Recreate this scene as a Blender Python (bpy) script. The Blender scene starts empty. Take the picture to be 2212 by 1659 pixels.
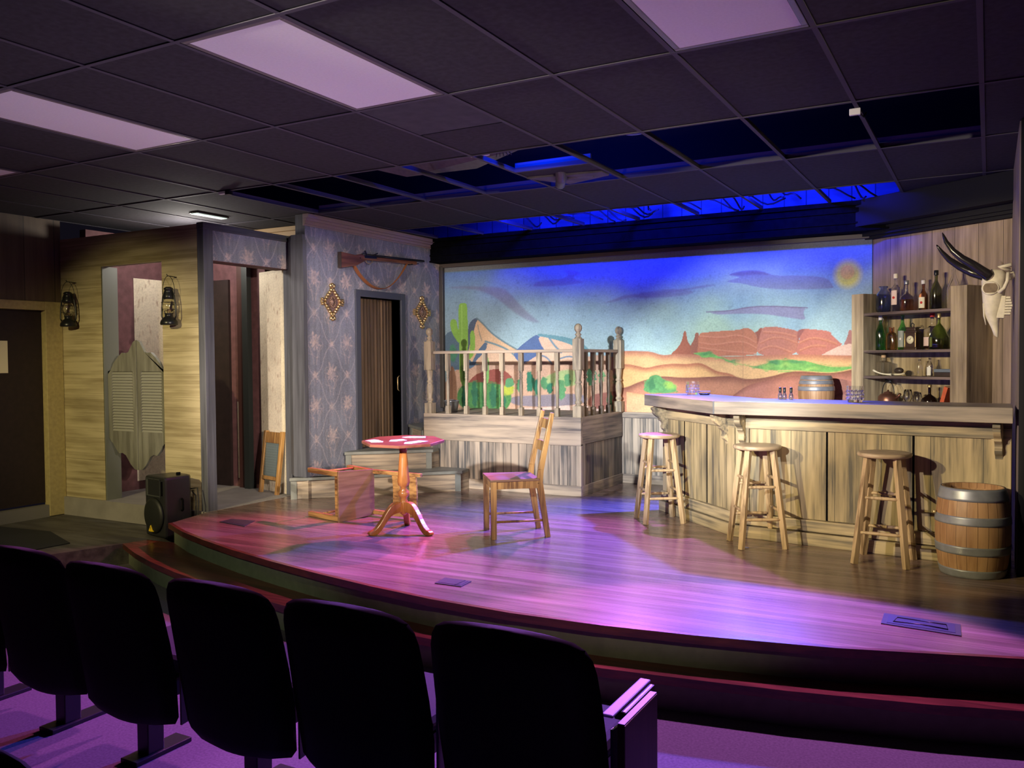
import bpy, math, random
import numpy as np
from mathutils import Vector, Matrix
random.seed(7)
rng = np.random.default_rng(7)
PI = math.pi
sc = bpy.context.scene
COL = sc.collection

# ------------------------------------------------------------------ camera
FPX = 1862.6
R_, U_, F_ = (Vector((0.87492, 0.484199, -0.008097)), Vector((-0.006911, 0.029202, 0.99955)), Vector((-0.484218, 0.87447, -0.028896)))
cd = bpy.data.cameras.new('camera'); cam = bpy.data.objects.new('camera', cd); COL.objects.link(cam)
cd.sensor_fit = 'HORIZONTAL'; cd.sensor_width = 36.0; cd.lens = FPX / 2212 * 36.0
cd.clip_start = 0.05; cd.clip_end = 100
m = Matrix.Identity(4)
for i in range(3):
    m[i][0] = R_[i]; m[i][1] = U_[i]; m[i][2] = -F_[i]
m[0][3], m[1][3], m[2][3] = 0, 0, 1.312
cam.matrix_world = m
sc.camera = cam

# ------------------------------------------------------------------ world, exposure
w = bpy.data.worlds.new('world'); sc.world = w; w.use_nodes = True
w.node_tree.nodes['Background'].inputs[0].default_value = (0.35, 0.3, 0.55, 1)
w.node_tree.nodes['Background'].inputs[1].default_value = 0.006
sc.view_settings.view_transform = 'Standard'; sc.view_settings.look = 'None'
sc.view_settings.gamma = 1.0; sc.view_settings.exposure = 1.0; sc.view_settings.use_curve_mapping = False

# ------------------------------------------------------------------ stage lamps
def spot(name, loc, target, color, power, size, blend=0.5, radius=0.06):
    ld = bpy.data.lights.new(name, 'SPOT'); ld.energy = power; ld.color = color
    ld.spot_size = math.radians(size); ld.spot_blend = blend; ld.shadow_soft_size = radius
    o = bpy.data.objects.new(name, ld); COL.objects.link(o); o.location = loc
    o.rotation_euler = (Vector(target) - Vector(loc)).to_track_quat('-Z', 'Y').to_euler()
    return o
def point(name, loc, color, power, radius=0.05):
    ld = bpy.data.lights.new(name, 'POINT'); ld.energy = power; ld.color = color; ld.shadow_soft_size = radius
    o = bpy.data.objects.new(name, ld); COL.objects.link(o); o.location = loc
    return o
WARM = (1.0, 0.80, 0.50); NEUT = (1.0, 0.86, 0.74); YEL = (1.0, 0.84, 0.40)
# front of house lamps hanging behind the audience
spot('front_lamp', (-3.2, -1.6, 2.50), (-5.4, 8.0, 0.70), NEUT, 1200, 23, 0.6)
spot('front_lamp', (-2.6, -2.0, 2.50), (-3.9, 8.2, 0.70), (0.92, 0.95, 1.0), 2300, 17, 0.7)
spot('front_lamp', (-2.0, -2.2, 2.50), (-2.1, 8.4, 0.85), (0.92, 0.97, 0.98), 2700, 17, 0.7)
spot('front_lamp', (2.6, 0.9, 2.50), (-4.5, 7.1, 0.5), WARM, 480, 36, 0.7)
spot('bar_lamp', (-4.2, 0.6, 2.55), (-0.9, 6.3, 0.9), (1.0, 0.82, 0.38), 600, 28, 0.12)
spot('bar_lamp', (-3.6, -0.2, 2.55), (-0.5, 7.2, 1.40), NEUT, 470, 28, 0.4)
spot('facade_lamp', (-5.2, 0.8, 2.5), (-6.9, 5.3, 0.7), YEL, 290, 42, 0.8)
spot('side_lamp', (1.6, 1.0, 2.45), (-6.1, 6.2, 1.15), NEUT, 800, 19, 0.5)
spot('riser_fill', (-4.8, 0.2, 2.4), (-4.6, 4.3, -0.15), (0.85, 0.95, 0.6), 60, 34, 0.9)  # added greenish fill, only there to brighten the left of the riser
# coloured back lamps hanging in the ceiling gaps over the set, plus an added bounce fill
spot('back_lamp', (-3.9, 7.7, 2.6), (-4.5, 3.9, 0.0), (0.95, 0.14, 0.40), 640, 50, 0.6, 0.05)
spot('back_lamp', (-3.0, 7.75, 2.6), (-2.5, 4.6, 0.0), (0.65, 0.17, 1.0), 480, 60, 0.6, 0.05)
spot('back_lamp', (-1.9, 7.8, 2.6), (-2.2, 5.8, 0.0), (0.07, 0.09, 1.0), 1250, 78, 0.6, 0.05)
spot('back_lamp', (-2.9, 5.12, 2.62), (-3.0, 3.4, -0.2), (0.90, 0.20, 0.80), 200, 58, 0.3, 0.05)
spot('back_lamp', (-1.0, 5.12, 2.62), (-0.9, 3.4, -0.2), (0.75, 0.22, 0.90), 350, 60, 0.2, 0.05)
spot('bounce_fill', (-3.4, 2.95, -0.25), (-3.4, 3.0, 2.6), (0.82, 0.66, 0.84), 54, 118, 0.8, 0.25)  # added unseen uplight, stands in for light bounced from the floor to the ceiling
spot('wash_lamp', (-4.0, 7.22, 2.86), (-4.0, 8.5, 2.25), (0.004, 0.015, 1.0), 100, 120, 0.8, 0.07)
spot('wash_lamp', (-2.95, 7.22, 2.86), (-2.9, 8.5, 2.25), (0.004, 0.015, 1.0), 190, 120, 0.8, 0.07)
spot('wash_lamp', (-1.7, 7.22, 2.86), (-1.6, 8.5, 2.25), (0.004, 0.015, 1.0), 150, 120, 0.8, 0.07)
point('plenum_lamp', (-2.85, 5.35, 3.0), (0.0, 0.03, 1.0), 16)
point('plenum_lamp', (-1.6, 7.2, 3.0), (0.02, 0.02, 1.0), 7)
point('plenum_lamp', (-3.4, 7.2, 3.0), (0.02, 0.02, 1.0), 5)
point('hall_lamp', (-6.9, 5.9, 2.45), (1.0, 0.93, 0.85), 12, 0.08)

# ------------------------------------------------------------------ materials
def newmat(name):
    mt = bpy.data.materials.new(name); mt.use_nodes = True
    return mt, mt.node_tree, mt.node_tree.nodes['Principled BSDF']
def plain(name, col, rough=0.6, metal=0.0, noise=0.0, nscale=20.0, spec=0.5):
    mt, nt, b = newmat(name)
    b.inputs['Roughness'].default_value = rough; b.inputs['Metallic'].default_value = metal
    b.inputs['Specular IOR Level'].default_value = spec
    if noise > 0:
        tc = nt.nodes.new('ShaderNodeTexCoord'); n = nt.nodes.new('ShaderNodeTexNoise')
        n.inputs['Scale'].default_value = nscale; n.inputs['Detail'].default_value = 5
        nt.links.new(tc.outputs['Object'], n.inputs['Vector'])
        r = nt.nodes.new('ShaderNodeValToRGB'); r.color_ramp.elements[0].position = 0.3; r.color_ramp.elements[1].position = 0.7
        r.color_ramp.elements[0].color = tuple(c * (1 - noise) for c in col) + (1,)
        r.color_ramp.elements[1].color = tuple(min(1, c * (1 + noise)) for c in col) + (1,)
        nt.links.new(n.outputs['Fac'], r.inputs['Fac']); nt.links.new(r.outputs['Color'], b.inputs['Base Color'])
    else:
        b.inputs['Base Color'].default_value = (*col, 1)
    return mt
def glass(name, col=(1, 1, 1), rough=0.02, ior=1.12):
    mt, nt, b = newmat(name)
    b.inputs['Base Color'].default_value = (*col, 1); b.inputs['Roughness'].default_value = rough
    b.inputs['Transmission Weight'].default_value = 1.0; b.inputs['IOR'].default_value = ior
    b.inputs['Coat Weight'].default_value = 1.0; b.inputs['Coat Roughness'].default_value = 0.10; b.inputs['Coat IOR'].default_value = 1.6
    return mt
def wood(name, light, dark, grain='Z', fine=38.0, along=1.6, plank=0.0, across='X', off=0.0, rough=0.6, blot=0.5, seed=0.0, groove=0.035, tint=None, contrast=(0.36, 0.66), var=(0.72, 1.12), joint=0.35):
    """streaked, aged timber; plank > 0 adds the board joints across the given axis"""
    mt, nt, b = newmat(name); L = nt.links
    tc = nt.nodes.new('ShaderNodeTexCoord'); mp = nt.nodes.new('ShaderNodeMapping')
    s = {'X': (along, fine, fine), 'Y': (fine, along, fine), 'Z': (fine, fine, along), 'H': (along, along, fine)}[grain]
    mp.inputs['Scale'].default_value = s; mp.inputs['Location'].default_value = (seed, seed * 0.7, seed * 1.3)
    L.new(tc.outputs['Object'], mp.inputs['Vector'])
    n = nt.nodes.new('ShaderNodeTexNoise'); n.inputs['Scale'].default_value = 1.0; n.inputs['Detail'].default_value = 6; n.inputs['Roughness'].default_value = 0.6
    L.new(mp.outputs['Vector'], n.inputs['Vector'])
    mp2 = nt.nodes.new('ShaderNodeMapping')
    s2 = {'X': (1.5, 9, 9), 'Y': (9, 1.5, 9), 'Z': (9, 9, 1.5), 'H': (1.5, 1.5, 9)}[grain]
    mp2.inputs['Scale'].default_value = s2; mp2.inputs['Location'].default_value = (seed + 3, 5, 1)
    L.new(tc.outputs['Object'], mp2.inputs['Vector'])
    n2 = nt.nodes.new('ShaderNodeTexNoise'); n2.inputs['Scale'].default_value = 1.0; n2.inputs['Detail'].default_value = 3
    L.new(mp2.outputs['Vector'], n2.inputs['Vector'])
    mx = nt.nodes.new('ShaderNodeMath'); mx.operation = 'MULTIPLY_ADD'
    L.new(n2.outputs['Fac'], mx.inputs[0]); mx.inputs[1].default_value = blot; L.new(n.outputs['Fac'], mx.inputs[2])
    sb = nt.nodes.new('ShaderNodeMath'); sb.operation = 'SUBTRACT'; sb.inputs[1].default_value = blot * 0.5
    L.new(mx.outputs[0], sb.inputs[0])
    r = nt.nodes.new('ShaderNodeValToRGB'); e = r.color_ramp.elements
    e[0].position, e[1].position = contrast; e[0].color = (*dark, 1); e[1].color = (*light, 1)
    if tint:
        q = r.color_ramp.elements.new(sum(contrast) / 2); q.color = (*tint, 1)
    L.new(sb.outputs[0], r.inputs['Fac'])
    out = r.outputs['Color']
    if plank > 0:
        sp = nt.nodes.new('ShaderNodeSeparateXYZ'); L.new(tc.outputs['Object'], sp.inputs[0])
        a = nt.nodes.new('ShaderNodeMath'); a.operation = 'ADD'; a.inputs[1].default_value = 50 + off; L.new(sp.outputs[across], a.inputs[0])
        d = nt.nodes.new('ShaderNodeMath'); d.operation = 'DIVIDE'; d.inputs[1].default_value = plank; L.new(a.outputs[0], d.inputs[0])
        fr = nt.nodes.new('ShaderNodeMath'); fr.operation = 'FRACT'; L.new(d.outputs[0], fr.inputs[0])
        lt = nt.nodes.new('ShaderNodeMath'); lt.operation = 'LESS_THAN'; lt.inputs[1].default_value = groove; L.new(fr.outputs[0], lt.inputs[0])
        fl = nt.nodes.new('ShaderNodeMath'); fl.operation = 'FLOOR'; L.new(d.outputs[0], fl.inputs[0])
        wn = nt.nodes.new('ShaderNodeTexWhiteNoise'); wn.noise_dimensions = '1D'; L.new(fl.outputs[0], wn.inputs['W'])
        mr = nt.nodes.new('ShaderNodeMapRange'); mr.inputs[3].default_value = var[0]; mr.inputs[4].default_value = var[1]; L.new(wn.outputs['Value'], mr.inputs[0])
        vm = nt.nodes.new('ShaderNodeVectorMath'); vm.operation = 'SCALE'; L.new(out, vm.inputs[0]); L.new(mr.outputs[0], vm.inputs['Scale'])
        mc = nt.nodes.new('ShaderNodeMix'); mc.data_type = 'RGBA'; L.new(lt.outputs[0], mc.inputs[0]); L.new(vm.outputs[0], mc.inputs[6])
        mc.inputs[7].default_value = tuple(c * joint for c in dark) + (1,)
        out = mc.outputs[2]
    L.new(out, b.inputs['Base Color']); b.inputs['Roughness'].default_value = rough
    bp = nt.nodes.new('ShaderNodeBump'); bp.inputs['Strength'].default_value = 0.25; bp.inputs['Distance'].default_value = 0.003
    L.new(n.outputs['Fac'], bp.inputs['Height']); L.new(bp.outputs['Normal'], b.inputs['Normal'])
    return mt
def painted(name, rough=0.75, grit=0.12, gscale=70):
    """reads the painted colour of each point of the surface and breaks it up with a fine brushy noise"""
    mt, nt, b = newmat(name); L = nt.links
    at = nt.nodes.new('ShaderNodeAttribute'); at.attribute_name = 'paint'
    tc = nt.nodes.new('ShaderNodeTexCoord'); n = nt.nodes.new('ShaderNodeTexNoise'); n.inputs['Scale'].default_value = gscale; n.inputs['Detail'].default_value = 4
    L.new(tc.outputs['Object'], n.inputs['Vector'])
    mr = nt.nodes.new('ShaderNodeMapRange'); mr.inputs[1].default_value = 0.3; mr.inputs[2].default_value = 0.7; mr.inputs[3].default_value = 1 - grit; mr.inputs[4].default_value = 1 + grit
    L.new(n.outputs['Fac'], mr.inputs[0])
    vm = nt.nodes.new('ShaderNodeVectorMath'); vm.operation = 'SCALE'; L.new(at.outputs['Color'], vm.inputs[0]); L.new(mr.outputs[0], vm.inputs['Scale'])
    L.new(vm.outputs[0], b.inputs['Base Color']); b.inputs['Roughness'].default_value = rough
    return mt

# ------------------------------------------------------------------ mesh helper
class MB:
    def __init__(s): s.v = []; s.f = []; s.sm = []
    def add(s, vs, fs, smooth=False, M=None):
        o = len(s.v)
        s.v += [tuple(M @ Vector(p)) if M else tuple(p) for p in vs]
        s.f += [tuple(i + o for i in f) for f in fs]; s.sm += [smooth] * len(fs); return s
    def box(s, x0, x1, y0, y1, z0, z1, M=None):
        v = [(x, y, z) for z in (z0, z1) for y in (y0, y1) for x in (x0, x1)]
        return s.add(v, [(0, 2, 3, 1), (4, 5, 7, 6), (0, 1, 5, 4), (2, 6, 7, 3), (0, 4, 6, 2), (1, 3, 7, 5)], M=M)
    def cb(s, c, d, M=None):
        return s.box(c[0] - d[0] / 2, c[0] + d[0] / 2, c[1] - d[1] / 2, c[1] + d[1] / 2, c[2] - d[2] / 2, c[2] + d[2] / 2, M)
    def prism(s, poly, z0, z1, M=None, smooth=False):
        n = len(poly)
        a = sum(poly[i][0] * poly[(i + 1) % n][1] - poly[(i + 1) % n][0] * poly[i][1] for i in range(n))
        if a < 0: poly = poly[::-1]
        v = [(p[0], p[1], z0) for p in poly] + [(p[0], p[1], z1) for p in poly]
        s.add(v, [tuple(range(n))[::-1], tuple(range(n, 2 * n))], M=M)
        o = len(s.v) - 2 * n
        for i in range(n):
            j = (i + 1) % n; s.f.append((o + i, o + j, o + n + j, o + n + i)); s.sm.append(smooth)
        return s
    def beam(s, p, q, w, h=None, up=(0, 0, 1), w1=None, h1=None):
        """tapered square bar from p to q"""
        h = h or w; w1 = w1 or w; h1 = h1 or h
        p = Vector(p); q = Vector(q); d = (q - p).normalized(); upv = Vector(up)
        if abs(d.dot(upv)) > 0.98: upv = Vector((0, 1, 0))
        a = d.cross(upv).normalized(); b = a.cross(d).normalized()
        v = [p + a * sx * w / 2 + b * sy * h / 2 for sx, sy in ((-1, -1), (1, -1), (1, 1), (-1, 1))] + [q + a * sx * w1 / 2 + b * sy * h1 / 2 for sx, sy in ((-1, -1), (1, -1), (1, 1), (-1, 1))]
        return s.add(v, [(0, 1, 2, 3), (7, 6, 5, 4), (0, 4, 5, 1), (1, 5, 6, 2), (2, 6, 7, 3), (3, 7, 4, 0)])
    def lathe(s, prof, c=(0, 0, 0), seg=20, M=None, sx=1, sy=1, smooth=True, caps=True):
        v = []; f = []; n = len(prof)
        for r, z in prof:
            for k in range(seg):
                a = 2 * PI * k / seg; v.append((c[0] + r * math.cos(a) * sx, c[1] + r * math.sin(a) * sy, c[2] + z))
        for i in range(n - 1):
            for k in range(seg):
                j = (k + 1) % seg; f.append((i * seg + k, i * seg + j, (i + 1) * seg + j, (i + 1) * seg + k))
        s.add(v, f, smooth, M)
        o = len(s.v) - n * seg
        if not caps: return s
        if prof[0][0] > 1e-5: s.f.append(tuple(o + k for k in range(seg))[::-1]); s.sm.append(False)
        if prof[-1][0] > 1e-5: s.f.append(tuple(o + (n - 1) * seg + k for k in range(seg))); s.sm.append(False)
        return s
    def tube(s, pts, r, seg=8, closed=False, flat=1.0, r1=None):
        pts = [Vector(p) for p in pts]; n = len(pts); v = []; f = []; pa = None
        for i, p in enumerate(pts):
            d = (pts[(i + 1) % n] - pts[i - 1]) if closed else (pts[min(i + 1, n - 1)] - pts[max(i - 1, 0)])
            d.normalize()
            if pa is None:
                up = Vector((0, 0, 1)) if abs(d.z) < 0.9 else Vector((1, 0, 0)); a = d.cross(up).normalized()
            else:
                a = (pa - d * pa.dot(d)).normalized()
            pa = a; b = d.cross(a)
            rr = r if r1 is None else r + (r1 - r) * i / (n - 1)
            if callable(r): rr = r(i / (n - 1))
            for k in range(seg):
                t = 2 * PI * k / seg; v.append(p + a * math.cos(t) * rr + b * math.sin(t) * rr * flat)
        m_ = n if closed else n - 1
        for i in range(m_):
            for k in range(seg):
                j = (k + 1) % seg; i2 = (i + 1) % n; f.append((i * seg + k, i * seg + j, i2 * seg + j, i2 * seg + k))
        s.add(v, f, True)
        if not closed:
            o = len(s.v) - n * seg
            s.f.append(tuple(o + k for k in range(seg))[::-1]); s.sm.append(False)
            s.f.append(tuple(o + (n - 1) * seg + k for k in range(seg))); s.sm.append(False)
        return s
    def ball(s, c, r, sx=1, sy=1, sz=1, seg=14, M=None):
        pr = [(max(1e-6, math.sin(PI * i / 10)) * r, -math.cos(PI * i / 10) * r * sz) for i in range(11)]
        return s.lathe(pr, c, seg, M, sx, sy)
    def strip(s, pts, off, width_vec, th):
        """flat strap through pts, width along width_vec"""
        wv = Vector(width_vec); o = Vector(off)
        for i in range(len(pts) - 1):
            p, q = Vector(pts[i]), Vector(pts[i + 1])
            v = [p - wv, p + wv, p + wv + o, p - wv + o, q - wv, q + wv, q + wv + o, q - wv + o]
            s.add(v, [(0, 1, 2, 3), (7, 6, 5, 4), (0, 4, 5, 1), (1, 5, 6, 2), (2, 6, 7, 3), (3, 7, 4, 0)])
        return s
    def build(s, name, mat, parent=None, world=False, bevel=0.0):
        me = bpy.data.meshes.new(name)
        vs = s.v
        if world and parent is not None:
            inv = parent.matrix_basis.inverted(); pp = parent.parent
            while pp is not None: inv = inv @ pp.matrix_basis.inverted(); pp = pp.parent
            vs = [tuple(inv @ Vector(p)) for p in vs]
        me.from_pydata([tuple(p) for p in vs], [], s.f)
        me.polygons.foreach_set('use_smooth', s.sm)
        me.materials.append(mat); me.update()
        o = bpy.data.objects.new(name, me); COL.objects.link(o)
        if parent is not None: o.parent = parent
        if bevel > 0:
            b = o.modifiers.new('bevel', 'BEVEL'); b.width = bevel; b.segments = 2; b.limit_method = 'ANGLE'; b.angle_limit = 0.9
        return o
def tag(o, label=None, cat=None, group=None, kind=None):
    if label: o['label'] = label
    if cat: o['category'] = cat
    if group: o['group'] = group
    if kind: o['kind'] = kind
    return o
def thing(name, label, cat, loc=(0, 0, 0), rotz=0.0, group=None, mat=None):
    o = bpy.data.objects.new(name, None); COL.objects.link(o); o.empty_display_size = 0.1
    if mat is not None: o.matrix_basis = mat
    else: o.location = loc; o.rotation_euler = (0, 0, rotz); o.matrix_basis = Matrix.Translation(loc) @ Matrix.Rotation(rotz, 4, 'Z')
    return tag(o, label, cat, group)
def struct(mb, name, mat, bevel=0.0): return tag(mb.build(name, mat, bevel=bevel), kind='structure')
def copy_tree(o, parent=None):
    c = o.copy(); COL.objects.link(c)
    if parent is not None: c.parent = parent
    for ch in list(o.children): copy_tree(ch, c)
    return c
def rz(a): return Matrix.Rotation(a, 4, 'Z')
def basis(loc, x, y, z):
    m_ = Matrix.Identity(4)
    for i in range(3): m_[i][0] = x[i]; m_[i][1] = y[i]; m_[i][2] = z[i]; m_[i][3] = loc[i]
    return m_

M = {}
M['stage'] = wood('stage boards', (0.28, 0.195, 0.16), (0.15, 0.095, 0.075), 'X', 26, 1.2, plank=0.057, across='Y', rough=0.24, blot=0.6, groove=0.03, contrast=(0.3, 0.7))
M['stage_edge'] = wood('stage nosing', (0.16, 0.045, 0.025), (0.07, 0.02, 0.012), 'X', 30, 2, rough=0.28)
M['riser'] = plain('riser paint', (0.16, 0.18, 0.12), 0.7, noise=0.1)
M['carpet'] = plain('grey carpet', (0.11, 0.095, 0.105), 0.95, noise=0.25, nscale=90)
M['dark_floor'] = wood('dark painted floor', (0.10, 0.095, 0.085), (0.045, 0.04, 0.038), 'X', 14, 2, rough=0.6)
M['hall_floor'] = plain('hall floor', (0.27, 0.25, 0.24), 0.6, noise=0.15, nscale=5)
M['tile'] = plain('black ceiling tile', (0.028, 0.026, 0.034), 0.9, noise=0.3, nscale=30)
M['tile_grey'] = plain('greyed ceiling tile', (0.055, 0.055, 0.065), 0.85, noise=0.2, nscale=12)
M['tbar'] = plain('ceiling grid bar', (0.085, 0.08, 0.10), 0.7, spec=0.2)
M['black'] = plain('black paint', (0.004, 0.004, 0.005), 0.9, noise=0.3, spec=0.05)
M['plenum'] = plain('black void paint', (0.02, 0.02, 0.024), 0.9)
M['curtain'] = plain('black curtain', (0.008, 0.008, 0.012), 0.95)
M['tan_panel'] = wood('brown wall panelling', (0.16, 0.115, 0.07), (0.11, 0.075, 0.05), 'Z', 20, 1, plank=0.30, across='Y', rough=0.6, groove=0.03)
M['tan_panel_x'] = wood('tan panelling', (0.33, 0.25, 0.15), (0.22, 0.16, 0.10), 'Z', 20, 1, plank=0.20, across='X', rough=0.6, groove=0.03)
M['tan_trim'] = plain('tan trim', (0.40, 0.27, 0.14), 0.5)
M['clap'] = wood('tan clapboard paint', (0.52, 0.44, 0.27), (0.27, 0.215, 0.115), 'X', 40, 1.0, plank=0.205, across='Z', off=0.05, rough=0.65, blot=0.9, groove=0.012, contrast=(0.25, 0.66), var=(0.95, 1.05), joint=0.75)
M['slate'] = wood('slate blue painted trim', (0.125, 0.13, 0.155), (0.06, 0.062, 0.075), 'Z', 30, 1.5, rough=0.6, contrast=(0.3, 0.7))
M['slate_h'] = wood('slate blue painted trim across', (0.115, 0.12, 0.135), (0.05, 0.055, 0.065), 'Y', 30, 1.5, rough=0.6, contrast=(0.3, 0.7))
M['plum'] = plain('plum wallpaper', (0.13, 0.055, 0.06), 0.8, noise=0.25, nscale=14)
M['brown_trim'] = plain('dark brown trim', (0.06, 0.022, 0.018), 0.5)
M['dark_door'] = plain('dark brown door', (0.018, 0.009, 0.009), 0.6, noise=0.3)
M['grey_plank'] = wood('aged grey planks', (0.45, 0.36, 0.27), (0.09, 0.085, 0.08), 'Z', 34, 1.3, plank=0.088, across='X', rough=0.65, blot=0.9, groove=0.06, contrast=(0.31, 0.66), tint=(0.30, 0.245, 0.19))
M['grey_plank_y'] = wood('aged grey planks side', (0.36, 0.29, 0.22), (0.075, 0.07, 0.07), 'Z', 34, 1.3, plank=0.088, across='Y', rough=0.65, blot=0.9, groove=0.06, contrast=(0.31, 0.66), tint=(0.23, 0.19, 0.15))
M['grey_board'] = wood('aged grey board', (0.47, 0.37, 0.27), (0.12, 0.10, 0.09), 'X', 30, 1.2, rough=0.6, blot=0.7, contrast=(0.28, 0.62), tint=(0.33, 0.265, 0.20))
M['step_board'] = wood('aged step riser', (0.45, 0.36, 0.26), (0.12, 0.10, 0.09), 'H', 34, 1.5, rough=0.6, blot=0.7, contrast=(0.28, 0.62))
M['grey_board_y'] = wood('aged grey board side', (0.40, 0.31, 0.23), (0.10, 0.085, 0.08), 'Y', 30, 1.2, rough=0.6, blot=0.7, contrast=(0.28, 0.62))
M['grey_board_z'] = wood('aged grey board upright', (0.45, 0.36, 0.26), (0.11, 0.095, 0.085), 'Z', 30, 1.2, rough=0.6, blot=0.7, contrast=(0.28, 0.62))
M['bar_wood'] = wood('weathered bar panel', (0.44, 0.34, 0.20), (0.10, 0.085, 0.065), 'Z', 34, 1.6, plank=0.30, across='X', rough=0.62, blot=1.0, groove=0.012, contrast=(0.27, 0.66), tint=(0.30, 0.235, 0.135), var=(0.85, 1.05))
M['bar_board'] = wood('weathered bar rail', (0.46, 0.36, 0.22), (0.11, 0.095, 0.075), 'X', 30, 1.6, rough=0.6, blot=0.9, contrast=(0.33, 0.66))
M['bar_top'] = wood('bar countertop', (0.34, 0.28, 0.23), (0.10, 0.09, 0.09), 'H', 26, 1.2, rough=0.38, blot=0.6, contrast=(0.28, 0.64))
M['post_wood'] = wood('weathered turned wood', (0.43, 0.35, 0.24), (0.12, 0.10, 0.08), 'Z', 40, 3, rough=0.55, contrast=(0.28, 0.6))
M['back_wood'] = wood('bar back boards', (0.36, 0.27, 0.22), (0.13, 0.09, 0.075), 'Z', 22, 1.1, plank=0.21, across='X', rough=0.6, blot=0.7, groove=0.02, contrast=(0.25, 0.66))
M['cab_wood'] = wood('shelf cabinet wood', (0.48, 0.38, 0.24), (0.13, 0.095, 0.06), 'Z', 24, 1.1, rough=0.6, blot=0.8, contrast=(0.25, 0.66))
M['shelf_wood'] = wood('shelf board', (0.24, 0.18, 0.15), (0.06, 0.04, 0.035), 'X', 24, 1.1, rough=0.55)
M['honey'] = wood('honey pine', (0.46, 0.25, 0.08), (0.13, 0.055, 0.02), 'Z', 46, 3.0, rough=0.35, blot=0.7, contrast=(0.32, 0.58))
M['seat_wood'] = wood('brown seat veneer', (0.27, 0.15, 0.09), (0.15, 0.075, 0.04), 'Y', 24, 2.0, rough=0.42, blot=0.5)
M['cherry'] = wood('orange cherry wood', (0.50, 0.19, 0.05), (0.30, 0.095, 0.022), 'Z', 20, 2, rough=0.25)
M['cherry_top'] = wood('cherry tabletop', (0.26, 0.09, 0.055), (0.17, 0.05, 0.03), 'X', 16, 2, rough=0.3)
M['stool'] = wood('pale stool wood', (0.48, 0.34, 0.20), (0.15, 0.09, 0.045), 'Z', 42, 2.6, rough=0.45, blot=0.6, contrast=(0.30, 0.56))
M['stool_top'] = wood('stool seat wood', (0.50, 0.38, 0.26), (0.30, 0.21, 0.13), 'X', 26, 2.0, rough=0.4, blot=0.4)
M['oak'] = wood('barrel oak', (0.42, 0.24, 0.12), (0.22, 0.11, 0.05), 'Z', 14, 1.2, rough=0.5, blot=0.8)
M['hoop'] = plain('galvanised hoop', (0.26, 0.27, 0.31), 0.42, 0.35, noise=0.2, nscale=12)
M['zinc'] = plain('zinc', (0.38, 0.40, 0.42), 0.4, 0.8, noise=0.2, nscale=12)
M['black_metal'] = plain('black enamel', (0.015, 0.016, 0.018), 0.32, 0.3)
M['gold'] = plain('aged gold', (0.62, 0.44, 0.22), 0.32, 0.9)
M['gold_dark'] = plain('dark medallion', (0.30, 0.19, 0.15), 0.45, 0.5, noise=0.5, nscale=60)
M['gun_metal'] = plain('gun metal', (0.05, 0.05, 0.06), 0.35, 0.8)
M['walnut'] = wood('gun stock walnut', (0.24, 0.10, 0.05), (0.10, 0.04, 0.02), 'Y', 26, 2, rough=0.35)
M['leather'] = plain('tan leather strap', (0.30, 0.11, 0.04), 0.5)
M['bone'] = plain('dry bone', (0.72, 0.66, 0.52), 0.6, noise=0.12, nscale=25)
M['bone_dark'] = plain('hollow bone', (0.20, 0.15, 0.10), 0.8, noise=0.3, nscale=25)
M['horn'] = plain('black horn', (0.015, 0.013, 0.014), 0.22)
M['plastic'] = plain('black speaker plastic', (0.020, 0.021, 0.023), 0.35)
M['mesh_grille'] = plain('speaker grille', (0.012, 0.014, 0.013), 0.55, noise=0.5, nscale=300)
M['yellow'] = plain('warning yellow', (0.85, 0.58, 0.02), 0.5)
M['seat_fabric'] = plain('black seat fabric', (0.010, 0.010, 0.012), 0.85, noise=0.3, nscale=80)
M['seat_plastic'] = plain('black seat plastic', (0.012, 0.012, 0.014), 0.4)
M['arm_plastic_bluelit'] = plain('pale armrest', (0.22, 0.25, 0.46), 0.5)  # blue of the back lamps' light is mixed into this plastic colour
M['arm_panel'] = wood('reddish end panel', (0.05, 0.02, 0.016), (0.03, 0.012, 0.01), 'Z', 20, 2, rough=0.5)
M['diffuser'] = plain('milky light diffuser', (0.88, 0.86, 0.88), 0.6, noise=0.03, nscale=80)
M['fix_frame'] = plain('light frame metal', (0.16, 0.14, 0.15), 0.4)
M['white'] = plain('white plastic', (0.75, 0.73, 0.70), 0.5)
M['card'] = plain('card paper', (0.85, 0.84, 0.82), 0.5)
M['cream_label'] = plain('cream label', (0.80, 0.74, 0.58), 0.6)
M['pink_label'] = plain('pale pink label', (0.80, 0.62, 0.55), 0.6)
M['red_ink'] = plain('red ink', (0.6, 0.03, 0.03), 0.5)
M['dark_ink'] = plain('dark ink', (0.05, 0.04, 0.04), 0.5)
M['cork'] = plain('cork', (0.50, 0.33, 0.18), 0.8, noise=0.2, nscale=80)
M['foil'] = plain('gold foil', (0.65, 0.50, 0.25), 0.35, 0.7)
M['g_clear'] = glass('clear glass', (0.96, 0.97, 1.0)); M['g_green'] = glass('green glass', (0.16, 0.68, 0.22)); M['g_olive'] = glass('olive glass', (0.32, 0.50, 0.10))
M['g_dark'] = glass('dark wine glass', (0.20, 0.25, 0.11)); M['g_brown'] = glass('brown glass', (0.40, 0.16, 0.06)); M['g_copper'] = glass('copper tinted glass', (0.75, 0.35, 0.15)); M['g_blue'] = glass('blue tinted glass', (0.55, 0.65, 0.95))
M['g_amber'] = glass('amber liquor', (0.62, 0.20, 0.05), ior=1.08)
M['g_black'] = plain('nearly black bottle glass', (0.012, 0.006, 0.004), 0.08)
M['copper'] = plain('old copper', (0.22, 0.10, 0.07), 0.35, 0.7)
M['clock_face'] = plain('clock face', (0.90, 0.86, 0.62), 0.4)
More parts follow.
